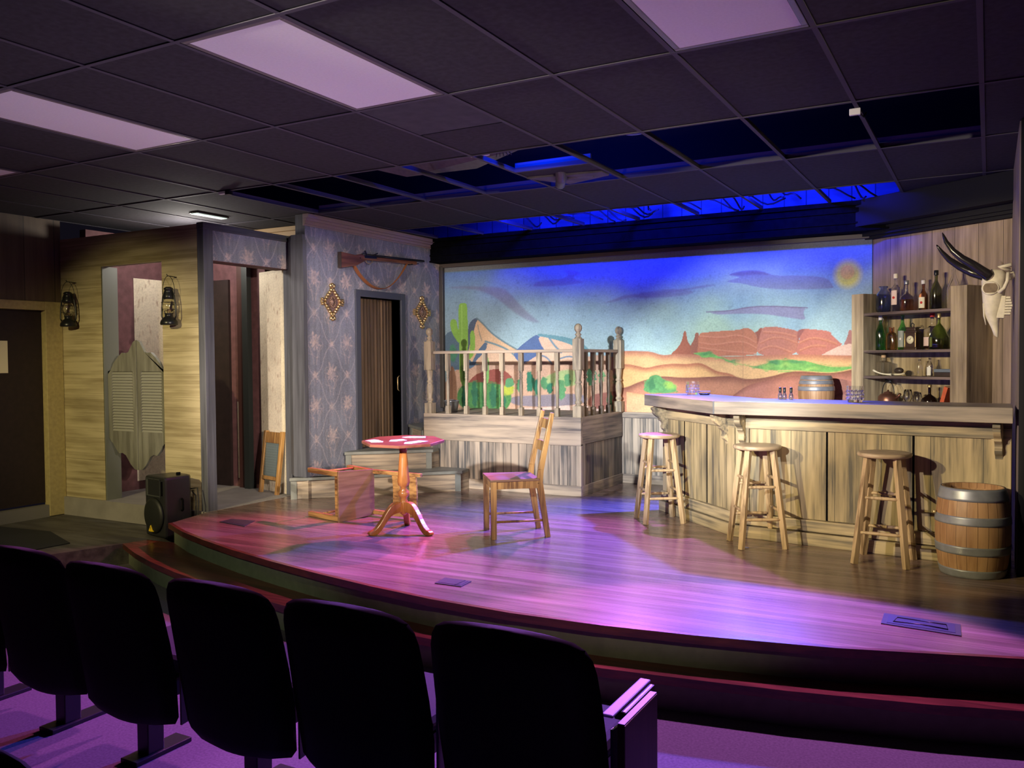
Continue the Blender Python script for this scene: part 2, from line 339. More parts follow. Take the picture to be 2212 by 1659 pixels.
M['clock_wood'] = plain('clock case', (0.06, 0.035, 0.025), 0.35)
M['book_red'] = plain('red orange book cloth', (0.62, 0.12, 0.04), 0.6, noise=0.15)
M['book_blue'] = plain('grey blue book cloth', (0.16, 0.20, 0.27), 0.6)
M['leather_dark'] = plain('dark leather', (0.05, 0.035, 0.03), 0.4, noise=0.2)
M['cable'] = plain('black cable', (0.012, 0.012, 0.014), 0.5)
M['blue_cable'] = plain('blue cable', (0.25, 0.35, 0.8), 0.5)
M['block'] = plain('painted block wall', (0.36, 0.34, 0.42), 0.8, noise=0.1, nscale=10)
M['duct'] = plain('foil duct', (0.12, 0.115, 0.14), 0.45, 0.4, noise=0.15, nscale=30)
M['sheet'] = plain('sagging backing sheet', (0.12, 0.11, 0.14), 0.8, noise=0.25, nscale=9)
M['steel'] = plain('floor plate steel', (0.10, 0.10, 0.12), 0.35, 0.6)
M['steel_dark'] = plain('dark floor plate', (0.05, 0.055, 0.08), 0.4, 0.3)
M['galv_board'] = plain('ribbed metal', (0.20, 0.25, 0.24), 0.35, 0.2)
M['mat'] = plain('black floor mat', (0.008, 0.008, 0.009), 0.95)
M['cream_trim'] = plain('yellow cream door trim', (0.42, 0.34, 0.16), 0.5, noise=0.12, nscale=30)
MURAL = [
    ('P',(134,140,168),[(-5.581,2.152),(-5.437,2.179),(-5.124,2.164),(-4.805,2.135),(-4.716,2.06),(-4.571,1.912),(-4.412,1.779),(-4.313,1.7),(-4.456,1.704),(-4.63,1.786),(-4.807,1.921),(-4.972,2.032),(-5.202,2.108),(-5.485,2.128)],0.03),
    ('P',(126,132,170),[(-4.097,2.283),(-3.918,2.273),(-3.823,2.218),(-3.96,2.182),(-3.77,2.135),(-3.919,2.105),(-4.31,2.099),(-4.453,2.112),(-4.409,2.161),(-4.309,2.181),(-4.098,2.183),(-3.987,2.214)],0.015),
    ('P',(134,140,168),[(-3.664,1.903),(-3.558,1.911),(-3.414,1.966),(-3.298,1.991),(-2.984,1.983),(-2.824,2.017),(-2.606,2.001),(-2.606,1.943),(-2.861,1.919),(-3.108,1.923),(-3.298,1.937),(-3.493,1.89)],0.02),
    ('P',(134,140,168),[(-3.197,2.0),(-3.078,2.001),(-2.903,2.021),(-2.674,2.015),(-2.506,2.046),(-2.352,2.035),(-2.45,2.01),(-2.674,1.988),(-2.845,1.968),(-3.019,1.931),(-3.197,1.921)],0.015),
    ('P',(134,136,164),[(-2.286,2.121),(-2.179,2.158),(-1.989,2.163),(-1.885,2.131),(-1.813,2.095),(-1.56,2.087),(-1.325,2.054),(-1.276,1.97),(-1.267,1.939),(-1.761,1.952),(-1.989,1.989),(-2.126,2.032),(-2.232,2.043),(-2.292,2.062),(-2.211,2.085),(-2.136,2.097)],0.008),
    ('P',(132,120,138),[(-2.286,2.121),(-2.179,2.158),(-1.989,2.163),(-1.885,2.131),(-1.833,2.091),(-1.989,2.105),(-2.136,2.097)],0.02),
    ('P',(148,148,174),[(-2.478,1.767),(-2.233,1.77),(-2.073,1.807),(-1.864,1.81),(-1.5,1.776),(-1.55,1.736),(-1.51,1.652),(-1.66,1.678),(-1.916,1.727),(-2.179,1.736),(-2.374,1.731)],0.008),
    ('L',(125,112,140),[(-2.478,1.767),(-2.233,1.77),(-2.073,1.801),(-1.864,1.804),(-1.51,1.774)],0.012),
    ('E',(240,238,112),[(-1.152,2.075),(0.126,0.136)],0.06),
    ('E',(255,216,104),[(-1.154,2.09),(0.064,0.068)],0.015),
    ('P',(214,176,152),[(-5.625,1.233),(-4.606,1.269),(-4.174,1.292),(-3.301,1.383),(-3.304,0.658),(-5.633,0.594)],0),
    ('P',(100,128,150),[(-5.636,1.6),(-5.475,1.661),(-5.332,1.62),(-5.209,1.405),(-5.165,1.192),(-5.642,1.193)],0),
    ('P',(92,108,132),[(-5.298,1.192),(-5.292,1.673),(-5.244,1.758),(-5.174,1.792),(-5.136,1.775),(-5.191,1.67),(-5.223,1.538),(-5.271,1.459),(-5.274,1.192)],0),
    ('P',(232,196,158),[(-5.159,1.778),(-5.113,1.748),(-4.976,1.599),(-4.811,1.498),(-4.678,1.431),(-4.575,1.398),(-4.576,1.243),(-5.289,1.246),(-5.279,1.459),(-5.223,1.538),(-5.207,1.644)],0),
    ('L',(112,142,152),[(-5.166,1.786),(-5.082,1.72),(-4.976,1.613),(-4.811,1.507),(-4.648,1.422)],0.02),
    ('L',(128,140,140),[(-5.152,1.709),(-5.137,1.629),(-5.1,1.523)],0.009),
    ('P',(98,122,152),[(-5.258,1.232),(-5.163,1.405),(-5.054,1.519),(-5.016,1.482),(-5.039,1.429),(-5.148,1.312),(-5.211,1.232)],0),
    ('P',(234,200,170),[(-5.031,1.502),(-4.947,1.468),(-4.752,1.413),(-4.576,1.333),(-4.518,1.262),(-5.211,1.265),(-5.148,1.325),(-5.039,1.416)],0),
    ('L',(104,146,160),[(-5.054,1.517),(-4.932,1.487),(-4.752,1.419),(-4.635,1.321)],0.022),
    ('P',(90,116,166),[(-4.693,1.354),(-4.648,1.418),(-4.516,1.513),(-4.385,1.59),(-4.343,1.535),(-4.315,1.446),(-4.272,1.394),(-4.373,1.319),(-4.46,1.262),(-4.606,1.263)],0),
    ('P',(236,200,176),[(-4.378,1.564),(-4.243,1.546),(-3.992,1.529),(-3.896,1.465),(-3.842,1.389),(-3.761,1.314),(-4.174,1.292),(-4.518,1.262),(-4.401,1.345),(-4.28,1.394),(-4.343,1.472)],0),
    ('P',(108,158,172),[(-4.385,1.593),(-4.243,1.578),(-3.992,1.541),(-3.828,1.476),(-3.747,1.395),(-3.801,1.389),(-3.965,1.46),(-4.173,1.526),(-4.371,1.564)],0),
    ('L',(108,150,172),[(-4.236,1.54),(-4.173,1.456),(-4.09,1.38)],0.024),
    ('P',(232,196,172),[(-4.606,1.263),(-4.518,1.269),(-4.387,1.357),(-4.245,1.331),(-4.175,1.261)],0),
    ('L',(104,140,168),[(-4.387,1.357),(-4.273,1.337),(-4.21,1.261)],0.02),
    ('L',(104,140,168),[(-4.132,1.305),(-4.007,1.341),(-3.924,1.322)],0.018),
    ('P',(150,112,88),[(-5.568,1.233),(-5.448,1.233),(-5.431,0.599),(-5.608,0.595)],0.01),
    ('L',(120,86,66),[(-5.512,1.233),(-5.516,0.597)],0.012),
    ('P',(152,84,74),[(-5.308,1.018),(-5.212,1.126),(-5.088,1.172),(-4.874,1.211),(-4.755,1.159),(-4.666,1.062),(-4.697,0.997),(-5.308,0.978)],0),
    ('P',(170,194,136),[(-4.346,1.089),(-4.175,1.178),(-3.966,1.21),(-3.857,1.153),(-3.899,0.991),(-4.275,1.0)],0.02),
    ('P',(150,142,156),[(-4.757,0.892),(-4.463,0.909),(-3.968,0.94),(-3.777,0.918),(-3.778,0.819),(-4.32,0.77),(-4.728,0.788)],0.01),
    ('P',(232,206,196),[(-4.684,0.77),(-4.32,0.77),(-3.955,0.813),(-3.316,0.779),(-3.304,0.658),(-4.82,0.616)],0),
    ('P',(84,146,84),[(-5.468,0.896),(-5.371,1.031),(-5.213,1.059),(-5.028,1.047),(-4.876,1.035),(-4.756,1.009),(-4.698,0.88),(-4.758,0.748),(-4.91,0.68),(-5.217,0.712),(-5.406,0.748)],0.01),
    ('E',(52,116,86),[(-5.199,0.899),(0.046,0.16)],0.01),
    ('E',(52,116,86),[(-4.953,0.889),(0.049,0.145)],0.01),
    ('E',(52,116,86),[(-4.818,0.826),(0.033,0.092)],0.01),
    ('E',(52,116,86),[(-5.349,0.87),(0.035,0.12)],0.01),
    ('E',(196,208,80),[(-4.771,0.964),(0.089,0.068)],0.02),
    ('E',(96,160,112),[(-4.741,1.042),(0.054,0.057)],0.008),
    ('E',(52,130,104),[(-4.476,1.057),(0.052,0.119)],0.008),
    ('E',(96,160,112),[(-4.608,1.017),(0.038,0.08)],0.008),
    ('E',(96,160,112),[(-4.301,1.032),(0.051,0.071)],0.008),
    ('E',(52,130,104),[(-4.397,0.999),(0.037,0.105)],0.008),
    ('E',(96,160,112),[(-4.093,0.977),(0.048,0.106)],0.008),
    ('E',(52,130,104),[(-4.233,0.988),(0.037,0.076)],0.008),
    ('E',(96,160,112),[(-4.022,1.078),(0.041,0.075)],0.008),
    ('E',(88,150,116),[(-3.736,1.116),(0.054,0.103)],0.01),
    ('E',(120,176,124),[(-3.615,1.129),(0.039,0.086)],0.01),
    ('E',(150,186,130),[(-3.431,1.105),(0.052,0.073)],0.02),
    ('P',(166,108,98),[(-3.777,0.918),(-3.563,0.958),(-3.29,0.985),(-3.291,0.767),(-3.778,0.757)],0.01),
    ('E',(92,140,104),[(-3.524,0.835),(0.039,0.134)],0.01),
    ('P',(150,204,92),[(-5.416,1.93),(-5.384,1.969),(-5.32,1.969),(-5.285,1.939),(-5.292,1.005),(-5.406,1.004),(-5.409,1.542)],0),
    ('P',(150,204,92),[(-5.53,1.753),(-5.505,1.786),(-5.441,1.777),(-5.427,1.676),(-5.388,1.608),(-5.381,1.474),(-5.476,1.57),(-5.523,1.665)],0),
    ('P',(150,204,92),[(-5.262,1.605),(-5.23,1.658),(-5.191,1.617),(-5.191,1.418),(-5.226,1.339),(-5.295,1.293),(-5.294,1.366),(-5.259,1.432)],0),
    ('L',(176,224,120),[(-5.368,1.942),(-5.371,1.031)],0.012),
    ('P',(134,192,110),[(-5.051,1.337),(-5.006,1.337),(-5.006,1.04),(-5.059,1.04)],0),
    ('E',(84,148,120),[(-5.494,1.381),(0.051,0.113)],0.01),
    ('P',(166,100,78),[(-2.847,1.352),(-2.766,1.423),(-2.726,1.5),(-2.714,1.582),(-2.686,1.581),(-2.68,1.499),(-2.652,1.443),(-2.596,1.382),(-2.568,1.332),(-2.847,1.335)],0),
    ('P',(158,100,82),[(-2.652,1.35),(-2.641,1.443),(-2.601,1.497),(-2.596,1.563),(-2.551,1.564),(-2.56,1.431),(-2.565,1.332)],0),
    ('P',(190,122,94),[(-2.559,1.56),(-2.462,1.565),(-2.287,1.576),(-2.147,1.58),(-2.099,1.603),(-2.041,1.588),(-2.004,1.555),(-1.978,1.507),(-1.973,1.422),(-1.983,1.322),(-2.568,1.327),(-2.568,1.431)],0),
    ('P',(190,124,106),[(-1.936,1.599),(-1.833,1.607),(-1.73,1.591),(-1.609,1.562),(-1.579,1.541),(-1.589,1.437),(-1.614,1.319),(-1.988,1.322),(-1.973,1.454),(-1.957,1.528)],0),
    ('P',(156,94,78),[(-2.009,1.559),(-1.978,1.562),(-1.952,1.6),(-1.921,1.599),(-1.955,1.507),(-1.968,1.433),(-1.983,1.422),(-1.98,1.507)],0.006),
    ('P',(192,120,108),[(-1.579,1.577),(-1.46,1.571),(-1.304,1.55),(-1.29,1.509),(-1.227,1.452),(-1.189,1.419),(-1.284,1.382),(-1.362,1.321),(-1.629,1.324),(-1.589,1.437),(-1.574,1.51)],0),
    ('P',(158,98,92),[(-1.609,1.56),(-1.554,1.581),(-1.52,1.577),(-1.579,1.499),(-1.604,1.396),(-1.624,1.345),(-1.599,1.448)],0.006),
    ('L',(208,140,112),[(-2.551,1.529),(-2.341,1.509),(-2.179,1.535),(-2.073,1.509),(-1.994,1.454)],0.012),
    ('L',(186,114,90),[(-2.551,1.514),(-2.341,1.494),(-2.179,1.52),(-2.073,1.494),(-1.994,1.44)],0.008),
    ('L',(208,140,112),[(-2.551,1.464),(-2.396,1.437),(-2.233,1.464),(-2.094,1.467),(-1.983,1.401)],0.012),
    ('L',(186,114,90),[(-2.551,1.448),(-2.396,1.422),(-2.233,1.449),(-2.094,1.452),(-1.983,1.386)],0.008),
    ('L',(208,140,112),[(-2.551,1.414),(-2.396,1.391),(-2.179,1.366),(-1.988,1.348)],0.012),
    ('L',(186,114,90),[(-2.551,1.399),(-2.396,1.375),(-2.179,1.351),(-1.988,1.333)],0.008),
    ('L',(208,140,112),[(-1.968,1.369),(-1.884,1.416),(-1.802,1.42),(-1.659,1.361)],0.012),
    ('L',(186,114,90),[(-1.968,1.354),(-1.884,1.401),(-1.802,1.405),(-1.659,1.346)],0.008),
    ('L',(208,140,112),[(-1.947,1.454),(-1.843,1.504),(-1.73,1.502),(-1.604,1.448)],0.012),
    ('L',(186,114,90),[(-1.947,1.439),(-1.843,1.49),(-1.73,1.488),(-1.604,1.434)],0.008),
    ('L',(208,140,112),[(-1.579,1.448),(-1.48,1.497),(-1.362,1.48),(-1.246,1.432)],0.012),
    ('L',(186,114,90),[(-1.579,1.433),(-1.48,1.483),(-1.362,1.466),(-1.246,1.418)],0.008),
    ('L',(208,140,112),[(-1.579,1.375),(-1.46,1.425),(-1.343,1.413)],0.012),
    ('L',(186,114,90),[(-1.579,1.361),(-1.46,1.411),(-1.343,1.399)],0.008),
    ('L',(208,140,112),[(-1.915,1.559),(-1.761,1.55),(-1.619,1.511)],0.012),
    ('L',(186,114,90),[(-1.915,1.544),(-1.761,1.535),(-1.619,1.496)],0.008),
    ('P',(172,120,118),[(-1.193,1.411),(-1.155,1.481),(-1.141,1.556),(-1.113,1.561),(-1.084,1.389)],0),
    ('P',(220,186,172),[(-1.381,1.327),(-1.265,1.392),(-1.189,1.419),(-1.066,1.439),(-1.065,1.309),(-1.381,1.311)],0),
    ('H',((186,122,98),(230,184,130)),[(-3.443,1.386),(-3.332,1.391),(-3.2,1.389),(-3.057,1.382),(-2.94,1.338),(-2.812,1.355),(-2.641,1.347),(-2.462,1.335),(-2.233,1.322),(-2.073,1.33),(-1.864,1.334),(-1.559,1.337),(-1.362,1.33),(-1.065,1.322)],0.09),
    ('P',(118,178,96),[(-2.641,1.355),(-2.551,1.371),(-2.451,1.369),(-2.331,1.319),(-2.201,1.265),(-2.105,1.237),(-1.967,1.221),(-1.905,1.242),(-1.822,1.294),(-1.72,1.283),(-1.619,1.293),(-1.499,1.276),(-1.42,1.245),(-1.265,1.214),(-1.065,1.228),(-1.065,1.203),(-1.265,1.158),(-1.41,1.163),(-1.559,1.176),(-1.679,1.18),(-1.863,1.176),(-2.02,1.208),(-2.126,1.23),(-2.265,1.263),(-2.396,1.312),(-2.529,1.302),(-2.551,1.332)],0.008),
    ('E',(84,146,92),[(-2.485,1.348),(0.078,0.02)],0.02),
    ('E',(84,146,92),[(-1.822,1.263),(0.061,0.027)],0.02),
    ('E',(84,146,92),[(-1.609,1.272),(0.09,0.021)],0.02),
    ('E',(84,146,92),[(-2.222,1.27),(0.064,0.011)],0.02),
    ('E',(84,146,92),[(-1.947,1.216),(0.084,0.013)],0.02),
    ('E',(156,204,110),[(-1.884,1.21),(0.062,0.019)],0.02),
    ('E',(156,204,110),[(-1.479,1.199),(0.078,0.017)],0.02),
    ('E',(156,204,110),[(-1.71,1.231),(0.061,0.019)],0.02),
    ('H',((178,108,82),(232,184,124)),[(-3.443,1.237),(-3.333,1.257),(-3.2,1.23),(-3.112,1.207),(-2.987,1.241),(-2.812,1.257),(-2.687,1.247),(-2.551,1.266),(-2.474,1.233),(-2.374,1.173),(-2.244,1.157),(-2.179,1.12),(-2.073,1.083),(-1.064,0.886)],0.08),
    ('H',((140,88,72),(200,138,108)),[(-3.445,1.004),(-3.334,1.005),(-3.201,1.066),(-3.022,1.117),(-2.929,1.129),(-2.732,1.11),(-2.507,1.119),(-2.287,1.13),(-2.179,1.123),(-2.073,1.095),(-1.863,1.12),(-1.689,1.173),(-1.559,1.178),(-1.41,1.163),(-1.265,1.158),(-1.065,1.203)],0.1),
    ('H',((158,100,86),(192,128,112)),[(-3.335,0.755),(-2.397,0.776),(-2.223,0.931),(-2.126,1.007),(-2.009,1.062),(-1.863,1.094),(-1.689,1.137),(-1.065,1.158)],0.07),
    ('H',((168,108,100),(196,136,120)),[(-3.335,0.732),(-1.76,0.769),(-1.459,0.9),(-1.264,0.944),(-1.064,1.047)],0.05),
    ('H',((226,172,122),(232,184,138)),[(-3.334,0.962),(-3.201,0.94),(-2.964,0.915),(-2.62,0.859),(-2.18,0.759),(-1.063,0.685)],0.05),
    ('P',(96,158,96),[(-3.151,0.941),(-3.141,1.043),(-3.093,1.117),(-3.022,1.145),(-2.964,1.134),(-2.929,1.089),(-2.847,1.07),(-2.79,1.034),(-2.781,0.946)],0.006),
    ('E',(156,198,92),[(-2.859,1.034),(0.063,0.039)],0.03),
    ('E',(70,132,86),[(-3.058,1.032),(0.047,0.067)],0.03),
    ('L',(150,110,90),[(-2.113,1.616),(-2.113,0.761)],0.004),
]
# ------------------------------------------------------------------ painted surfaces
def lin(c):
    c = np.asarray(c, float) / 255.0
    return np.where(c <= 0.04045, c / 12.92, ((c + 0.055) / 1.055) ** 2.4)
def chaikin(p, closed=True, n=2):
    p = np.array(p, float)
    for _ in range(n):
        q = np.roll(p, -1, 0) if closed else p[1:]
        a = p if closed else p[:-1]
        r = np.empty((2 * len(a), 2)); r[0::2] = a * .75 + q * .25; r[1::2] = a * .25 + q * .75
        p = r if closed else np.vstack([p[:1], r, p[-1:]])
    return p
def inside(poly, X, Z):
    r = np.zeros(X.shape, bool); n = len(poly)
    for i in range(n):
        x0, z0 = poly[i]; x1, z1 = poly[(i + 1) % n]
        if z0 == z1: continue
        c = ((z0 > Z) != (z1 > Z)) & (X < (x1 - x0) * (Z - z0) / (z1 - z0) + x0); r ^= c
    return r
def segdist(pts, X, Z, closed=False):
    d = np.full(X.shape, 9.0); n = len(pts)
    for i in range(n if closed else n - 1):
        a = pts[i]; b = pts[(i + 1) % n]; v = b - a; L2 = v @ v + 1e-12
        t = np.clip(((X - a[0]) * v[0] + (Z - a[1]) * v[1]) / L2, 0, 1)
        d = np.minimum(d, np.hypot(X - a[0] - t * v[0], Z - a[1] - t * v[1]))
    return d
def vnoise(shape, cell, seed):
    """smooth value noise"""
    g = np.random.default_rng(seed).random((int(shape[0] / cell) + 3, int(shape[1] / cell) + 3))
    y = np.arange(shape[0]) / cell; x = np.arange(shape[1]) / cell
    yi = y.astype(int); xi = x.astype(int); fy = (y - yi); fx = (x - xi); fy = fy * fy * (3 - 2 * fy); fx = fx * fx * (3 - 2 * fx)
    a = g[yi][:, xi]; b = g[yi][:, xi + 1]; c = g[yi + 1][:, xi]; d = g[yi + 1][:, xi + 1]
    return (a * (1 - fx) + b * fx) * (1 - fy)[:, None] + (c * (1 - fx) + d * fx) * fy[:, None]
def mix(A, c, m): return A * (1 - m[..., None]) + np.asarray(c) * m[..., None]
def paint_grid(name, P0, du, dv, nu, nv, colors, mat, parent=None, thick=0.0):
    """rectangular painted sheet: P0 + u*du + v*dv"""
    P0 = np.array(P0, float); du = np.array(du, float); dv = np.array(dv, float)
    U, V = np.meshgrid(np.linspace(0, 1, nu), np.linspace(0, 1, nv))
    co = P0 + U[..., None] * du + V[..., None] * dv
    i = np.arange(nu * nv).reshape(nv, nu)
    f = np.stack([i[:-1, :-1], i[:-1, 1:], i[1:, 1:], i[1:, :-1]], -1).reshape(-1, 4)
    me = bpy.data.meshes.new(name); me.vertices.add(nu * nv); me.vertices.foreach_set('co', co.ravel())
    me.loops.add(f.size); me.loops.foreach_set('vertex_index', f.ravel())
    me.polygons.add(len(f)); me.polygons.foreach_set('loop_start', np.arange(0, f.size, 4)); me.polygons.foreach_set('loop_total', np.full(len(f), 4))
    me.update(calc_edges=True)
    ca = me.color_attributes.new('paint', 'FLOAT_COLOR', 'POINT')
    ca.data.foreach_set('color', np.concatenate([colors.reshape(-1, 3), np.ones((nu * nv, 1))], 1).ravel())
    me.materials.append(mat); o = bpy.data.objects.new(name, me); COL.objects.link(o)
    if parent is not None: o.parent = parent
    return o

MW = 8.515                       # face of the back wall
mx0, mx1, mz0, mz1 = -5.66, -0.94, 0.745, 2.42
nu, nv = 700, 250
X, Z = np.meshgrid(np.linspace(mx0, mx1, nu), np.linspace(mz0, mz1, nv))
n1 = vnoise(X.shape, 40, 1); n2 = vnoise(X.shape, 9, 2); n3 = vnoise(X.shape, 3, 3)
t = np.clip((Z - 1.3) / 1.1, 0, 1)
sky = lin((176, 206, 212))[None, None] * (1 - t[..., None]) + lin((118, 158, 196))[None, None] * t[..., None]
gr = np.clip(1.2 - np.abs(X + 2.3) / 0.9, 0, 1) * np.clip(n1 * 1.6, 0, 1)
sky = mix(sky, lin((176, 204, 168)), gr * 0.75)
sky = sky * (0.86 + 0.20 * n1 + 0.10 * n2)[..., None]
sp = (n3 > 0.83) & (X < -2.2); sky[sp] *= 0.86
A = sky
for kind, c, pts, w_ in MURAL:
    if kind == 'P':
        green = c[1] > c[0] * 1.25 and c[1] > c[2] * 1.2 and c[1] < 190; p = chaikin(pts)
        m_ = inside(p, X + (n3 - 0.5) * 0.03 * green, Z + (n2 - 0.5) * 0.03 * green).astype(float)
        if w_: m_ = np.clip(m_ * np.clip(segdist(p, X, Z, True) / w_, 0, 1), 0, 1)
        if c[2] > c[0] and Z[m_ > 0].size and Z[m_ > 0].min() > 1.7: m_ = m_ * 0.75
        A = mix(A, lin(c) * ((0.72 + 0.3 * n2 + 0.3 * n3) if green else (0.90 + 0.12 * n2 + 0.08 * n1))[..., None], m_)
    elif kind == 'L':
        p = chaikin(pts, False); m_ = np.clip(1.4 - segdist(p, X, Z) / (w_ * 0.5), 0, 1); A = mix(A, lin(c), m_)
    elif kind == 'E':
        (cx, cz), (rx, rz_) = pts; q_ = 0.0 if c[0] > 220 else 0.035; d = np.hypot((X - cx + (n3 - 0.5) * q_) / rx, (Z - cz + (n2 - 0.5) * q_) / rz_)
        m_ = np.clip((1 - d) * min(rx, rz_) / max(w_, 0.004) + 0.3, 0, 1); A = mix(A, lin(c) * (0.85 + 0.3 * n2)[..., None], m_)
    elif kind == 'H':
        p = chaikin(pts, False, 3); h = np.interp(X[0], p[:, 0], p[:, 1], left=-9, right=p[-1, 1]); d = h[None] - Z
        s = np.clip(d / w_, 0, 1)[..., None]; s = s * s * (3 - 2 * s)
        c0, c1 = lin(c[0]), lin(c[1]); cc = (c0 * (1 - s) + c1 * s) * (0.92 + 0.16 * n2)[..., None]
        A = mix(A, cc, np.clip(d / 0.006, 0, 1))
edge = (Z > 2.335)                # grey strip along the top, the beam's shade put into the paint
A[edge] = A[edge] * 0.35 + lin((150, 140, 120)) * 0.65
mural = paint_grid('mural', (mx0, MW - 0.012, mz0), (mx1 - mx0, 0, 0), (0, 0, mz1 - mz0), nu, nv, np.clip(A * 0.80, 0.01, 0.9), painted('mural paint', 0.8, 0.12, 60))
sol = mural.modifiers.new('board', 'SOLIDIFY'); sol.thickness = 0.01; sol.offset = -1
tag(mural, 'painted desert mural with cactus, red mesas and blue sky on the back wall', 'mural')

# ------------------------------------------------------------------ floors
HC = 2.694
edge_pts = [(-5.84, 4.75), (-5.45, 4.56), (-5.07, 4.42), (-4.6, 4.27), (-4.1, 4.14), (-3.6, 4.03), (-3.13, 3.945), (-2.68, 3.885), (-2.16, 3.86), (-1.66, 3.885), (-1.21, 3.945), (-0.6, 4.065), (0.14, 4.29), (0.8, 4.55), (1.6, 4.95)]
def offset(pts, d):
    o = []
    for i, p in enumerate(pts):
        a = Vector(pts[max(i - 1, 0)]); b = Vector(pts[min(i + 1, len(pts) - 1)]); t_ = (b - a).normalized()
        o.append((p[0] + t_.y * d, p[1] - t_.x * d))
    return o
back_pts = [(1.6, 9.2), (-5.7, 9.2), (-5.7, 6.32), (-5.93, 6.32), (-5.95, 5.24)]
inner = offset(edge_pts, -0.03)
struct(MB().prism(inner + back_pts, -0.028, 0.0), 'floor', M['stage'])
nose = MB()
for a, b in zip(range(len(edge_pts) - 1), range(1, len(edge_pts))):
    o0, o1, i0, i1 = edge_pts[a], edge_pts[b], inner[a], inner[b]
    nose.prism([o0, o1, i1, i0], -0.042, 0.0)
struct(nose, 'trim_1', M['stage_edge'])
ris = offset(edge_pts, -0.045)
struct(MB().prism(ris + [(1.6, 9.2), (-5.7, 9.2), (-5.70, 6.4), (-5.93, 6.3), (-5.93, 5.2), (-5.80, 4.85)], -0.36, -0.030), 'floor', M['riser'])
# lower step
s_edge = [(-6.19, 4.585), (-5.8, 4.40), (-5.44, 4.26), (-5.0, 4.12), (-4.5, 4.0), (-4.0, 3.905), (-3.65, 3.845), (-3.2, 3.79), (-2.68, 3.755), (-2.1, 3.745), (-1.61, 3.775), (-1.18, 3.835), (-0.77, 3.90), (-0.23, 4.02), (0.14, 4.13), (0.9, 4.38), (1.6, 4.7)]
s_in = offset(s_edge, -0.03)
struct(MB().prism(s_in + [(1.6, 5.1)] + offset(edge_pts, -0.06)[::-1] + [(-6.15, 4.78)], -0.198, -0.17), 'floor', M['stage_edge'])
nose = MB()
for a in range(len(s_edge) - 1): nose.prism([s_edge[a], s_edge[a + 1], s_in[a + 1], s_in[a]], -0.212, -0.17)
struct(nose, 'trim_2', M['stage_edge'])
struct(MB().prism(offset(s_edge, -0.045) + [(1.6, 5.2), (-5.6, 4.95), (-6.12, 4.75)], -0.36, -0.20), 'floor', M['riser'])
# audience floor
struct(MB().box(-9.6, 4.2, -3.4, 9.3, -0.40, -0.345), 'floor', M['carpet'])
# low platform by the saloon front and its mat
struct(MB().prism([(-8.0, 1.2), (-6.45, 1.2), (-6.42, 3.9), (-6.20, 4.60), (-6.13, 4.78), (-5.96, 5.24), (-8.0, 5.30)], -0.345, -0.175), 'floor', M['dark_floor'])
tag(MB().prism([(-7.85, 3.3), (-6.66, 3.3), (-6.60, 4.40), (-7.2, 4.62), (-7.85, 4.55)], -0.175, -0.167).build('floor_mat', M['mat']), 'black rubber mat on the low dark floor by the side wall door', 'floor mat')
struct(MB().prism([(-8.1, 5.235), (-5.95, 5.235), (-5.93, 6.33), (-5.7, 6.33), (-5.7, 7.4), (-8.1, 7.4)], -0.34, 0.002), 'floor', M['hall_floor'])

# ------------------------------------------------------------------ walls
struct(MB().box(-5.95, 1.7, MW, MW + 0.1, 0, 2.55), 'wall_back', M['plenum'])
# boarded dado under the mural
dz = MB().box(-5.6, -0.9, MW - 0.02, MW, 0.09, 0.70)
struct(dz, 'wall_back_dado', M['grey_plank'])
struct(MB().box(-5.6, -0.9, MW - 0.035, MW, 0.685, 0.748), 'trim_3', M['grey_board'], 0.003)
struct(MB().box(-5.6, -0.9, MW - 0.03, MW, 0.0, 0.095), 'baseboard_back', M['grey_board'], 0.003)
# beam over the mural
bm_ = MB().box(-5.66, 1.7, 8.28, MW, 2.43, HC + 0.01)
for z0, z1, dy in ((2.43, 2.448, 0.02), (2.50, 2.515, 0.014), (2.60, 2.64, 0.02), (2.66, 2.70, 0.035)):
    bm_.box(-5.66, 1.7, 8.28 - dy, 8.29, z0, z1)
struct(bm_, 'trim_4', M['black'])
struct(MB().box(-5.66, -0.93, MW - 0.05, MW - 0.012, 2.385, 2.43), 'trim_5', plain('beam moulding', (0.10, 0.08, 0.07), 0.5), 0.004)
struct(MB().box(-5.655, -5.60, MW - 0.06, MW - 0.01, 0.75, 2.40), 'trim_6', plain('dark corner moulding', (0.055, 0.05, 0.045), 0.5), 0.006)
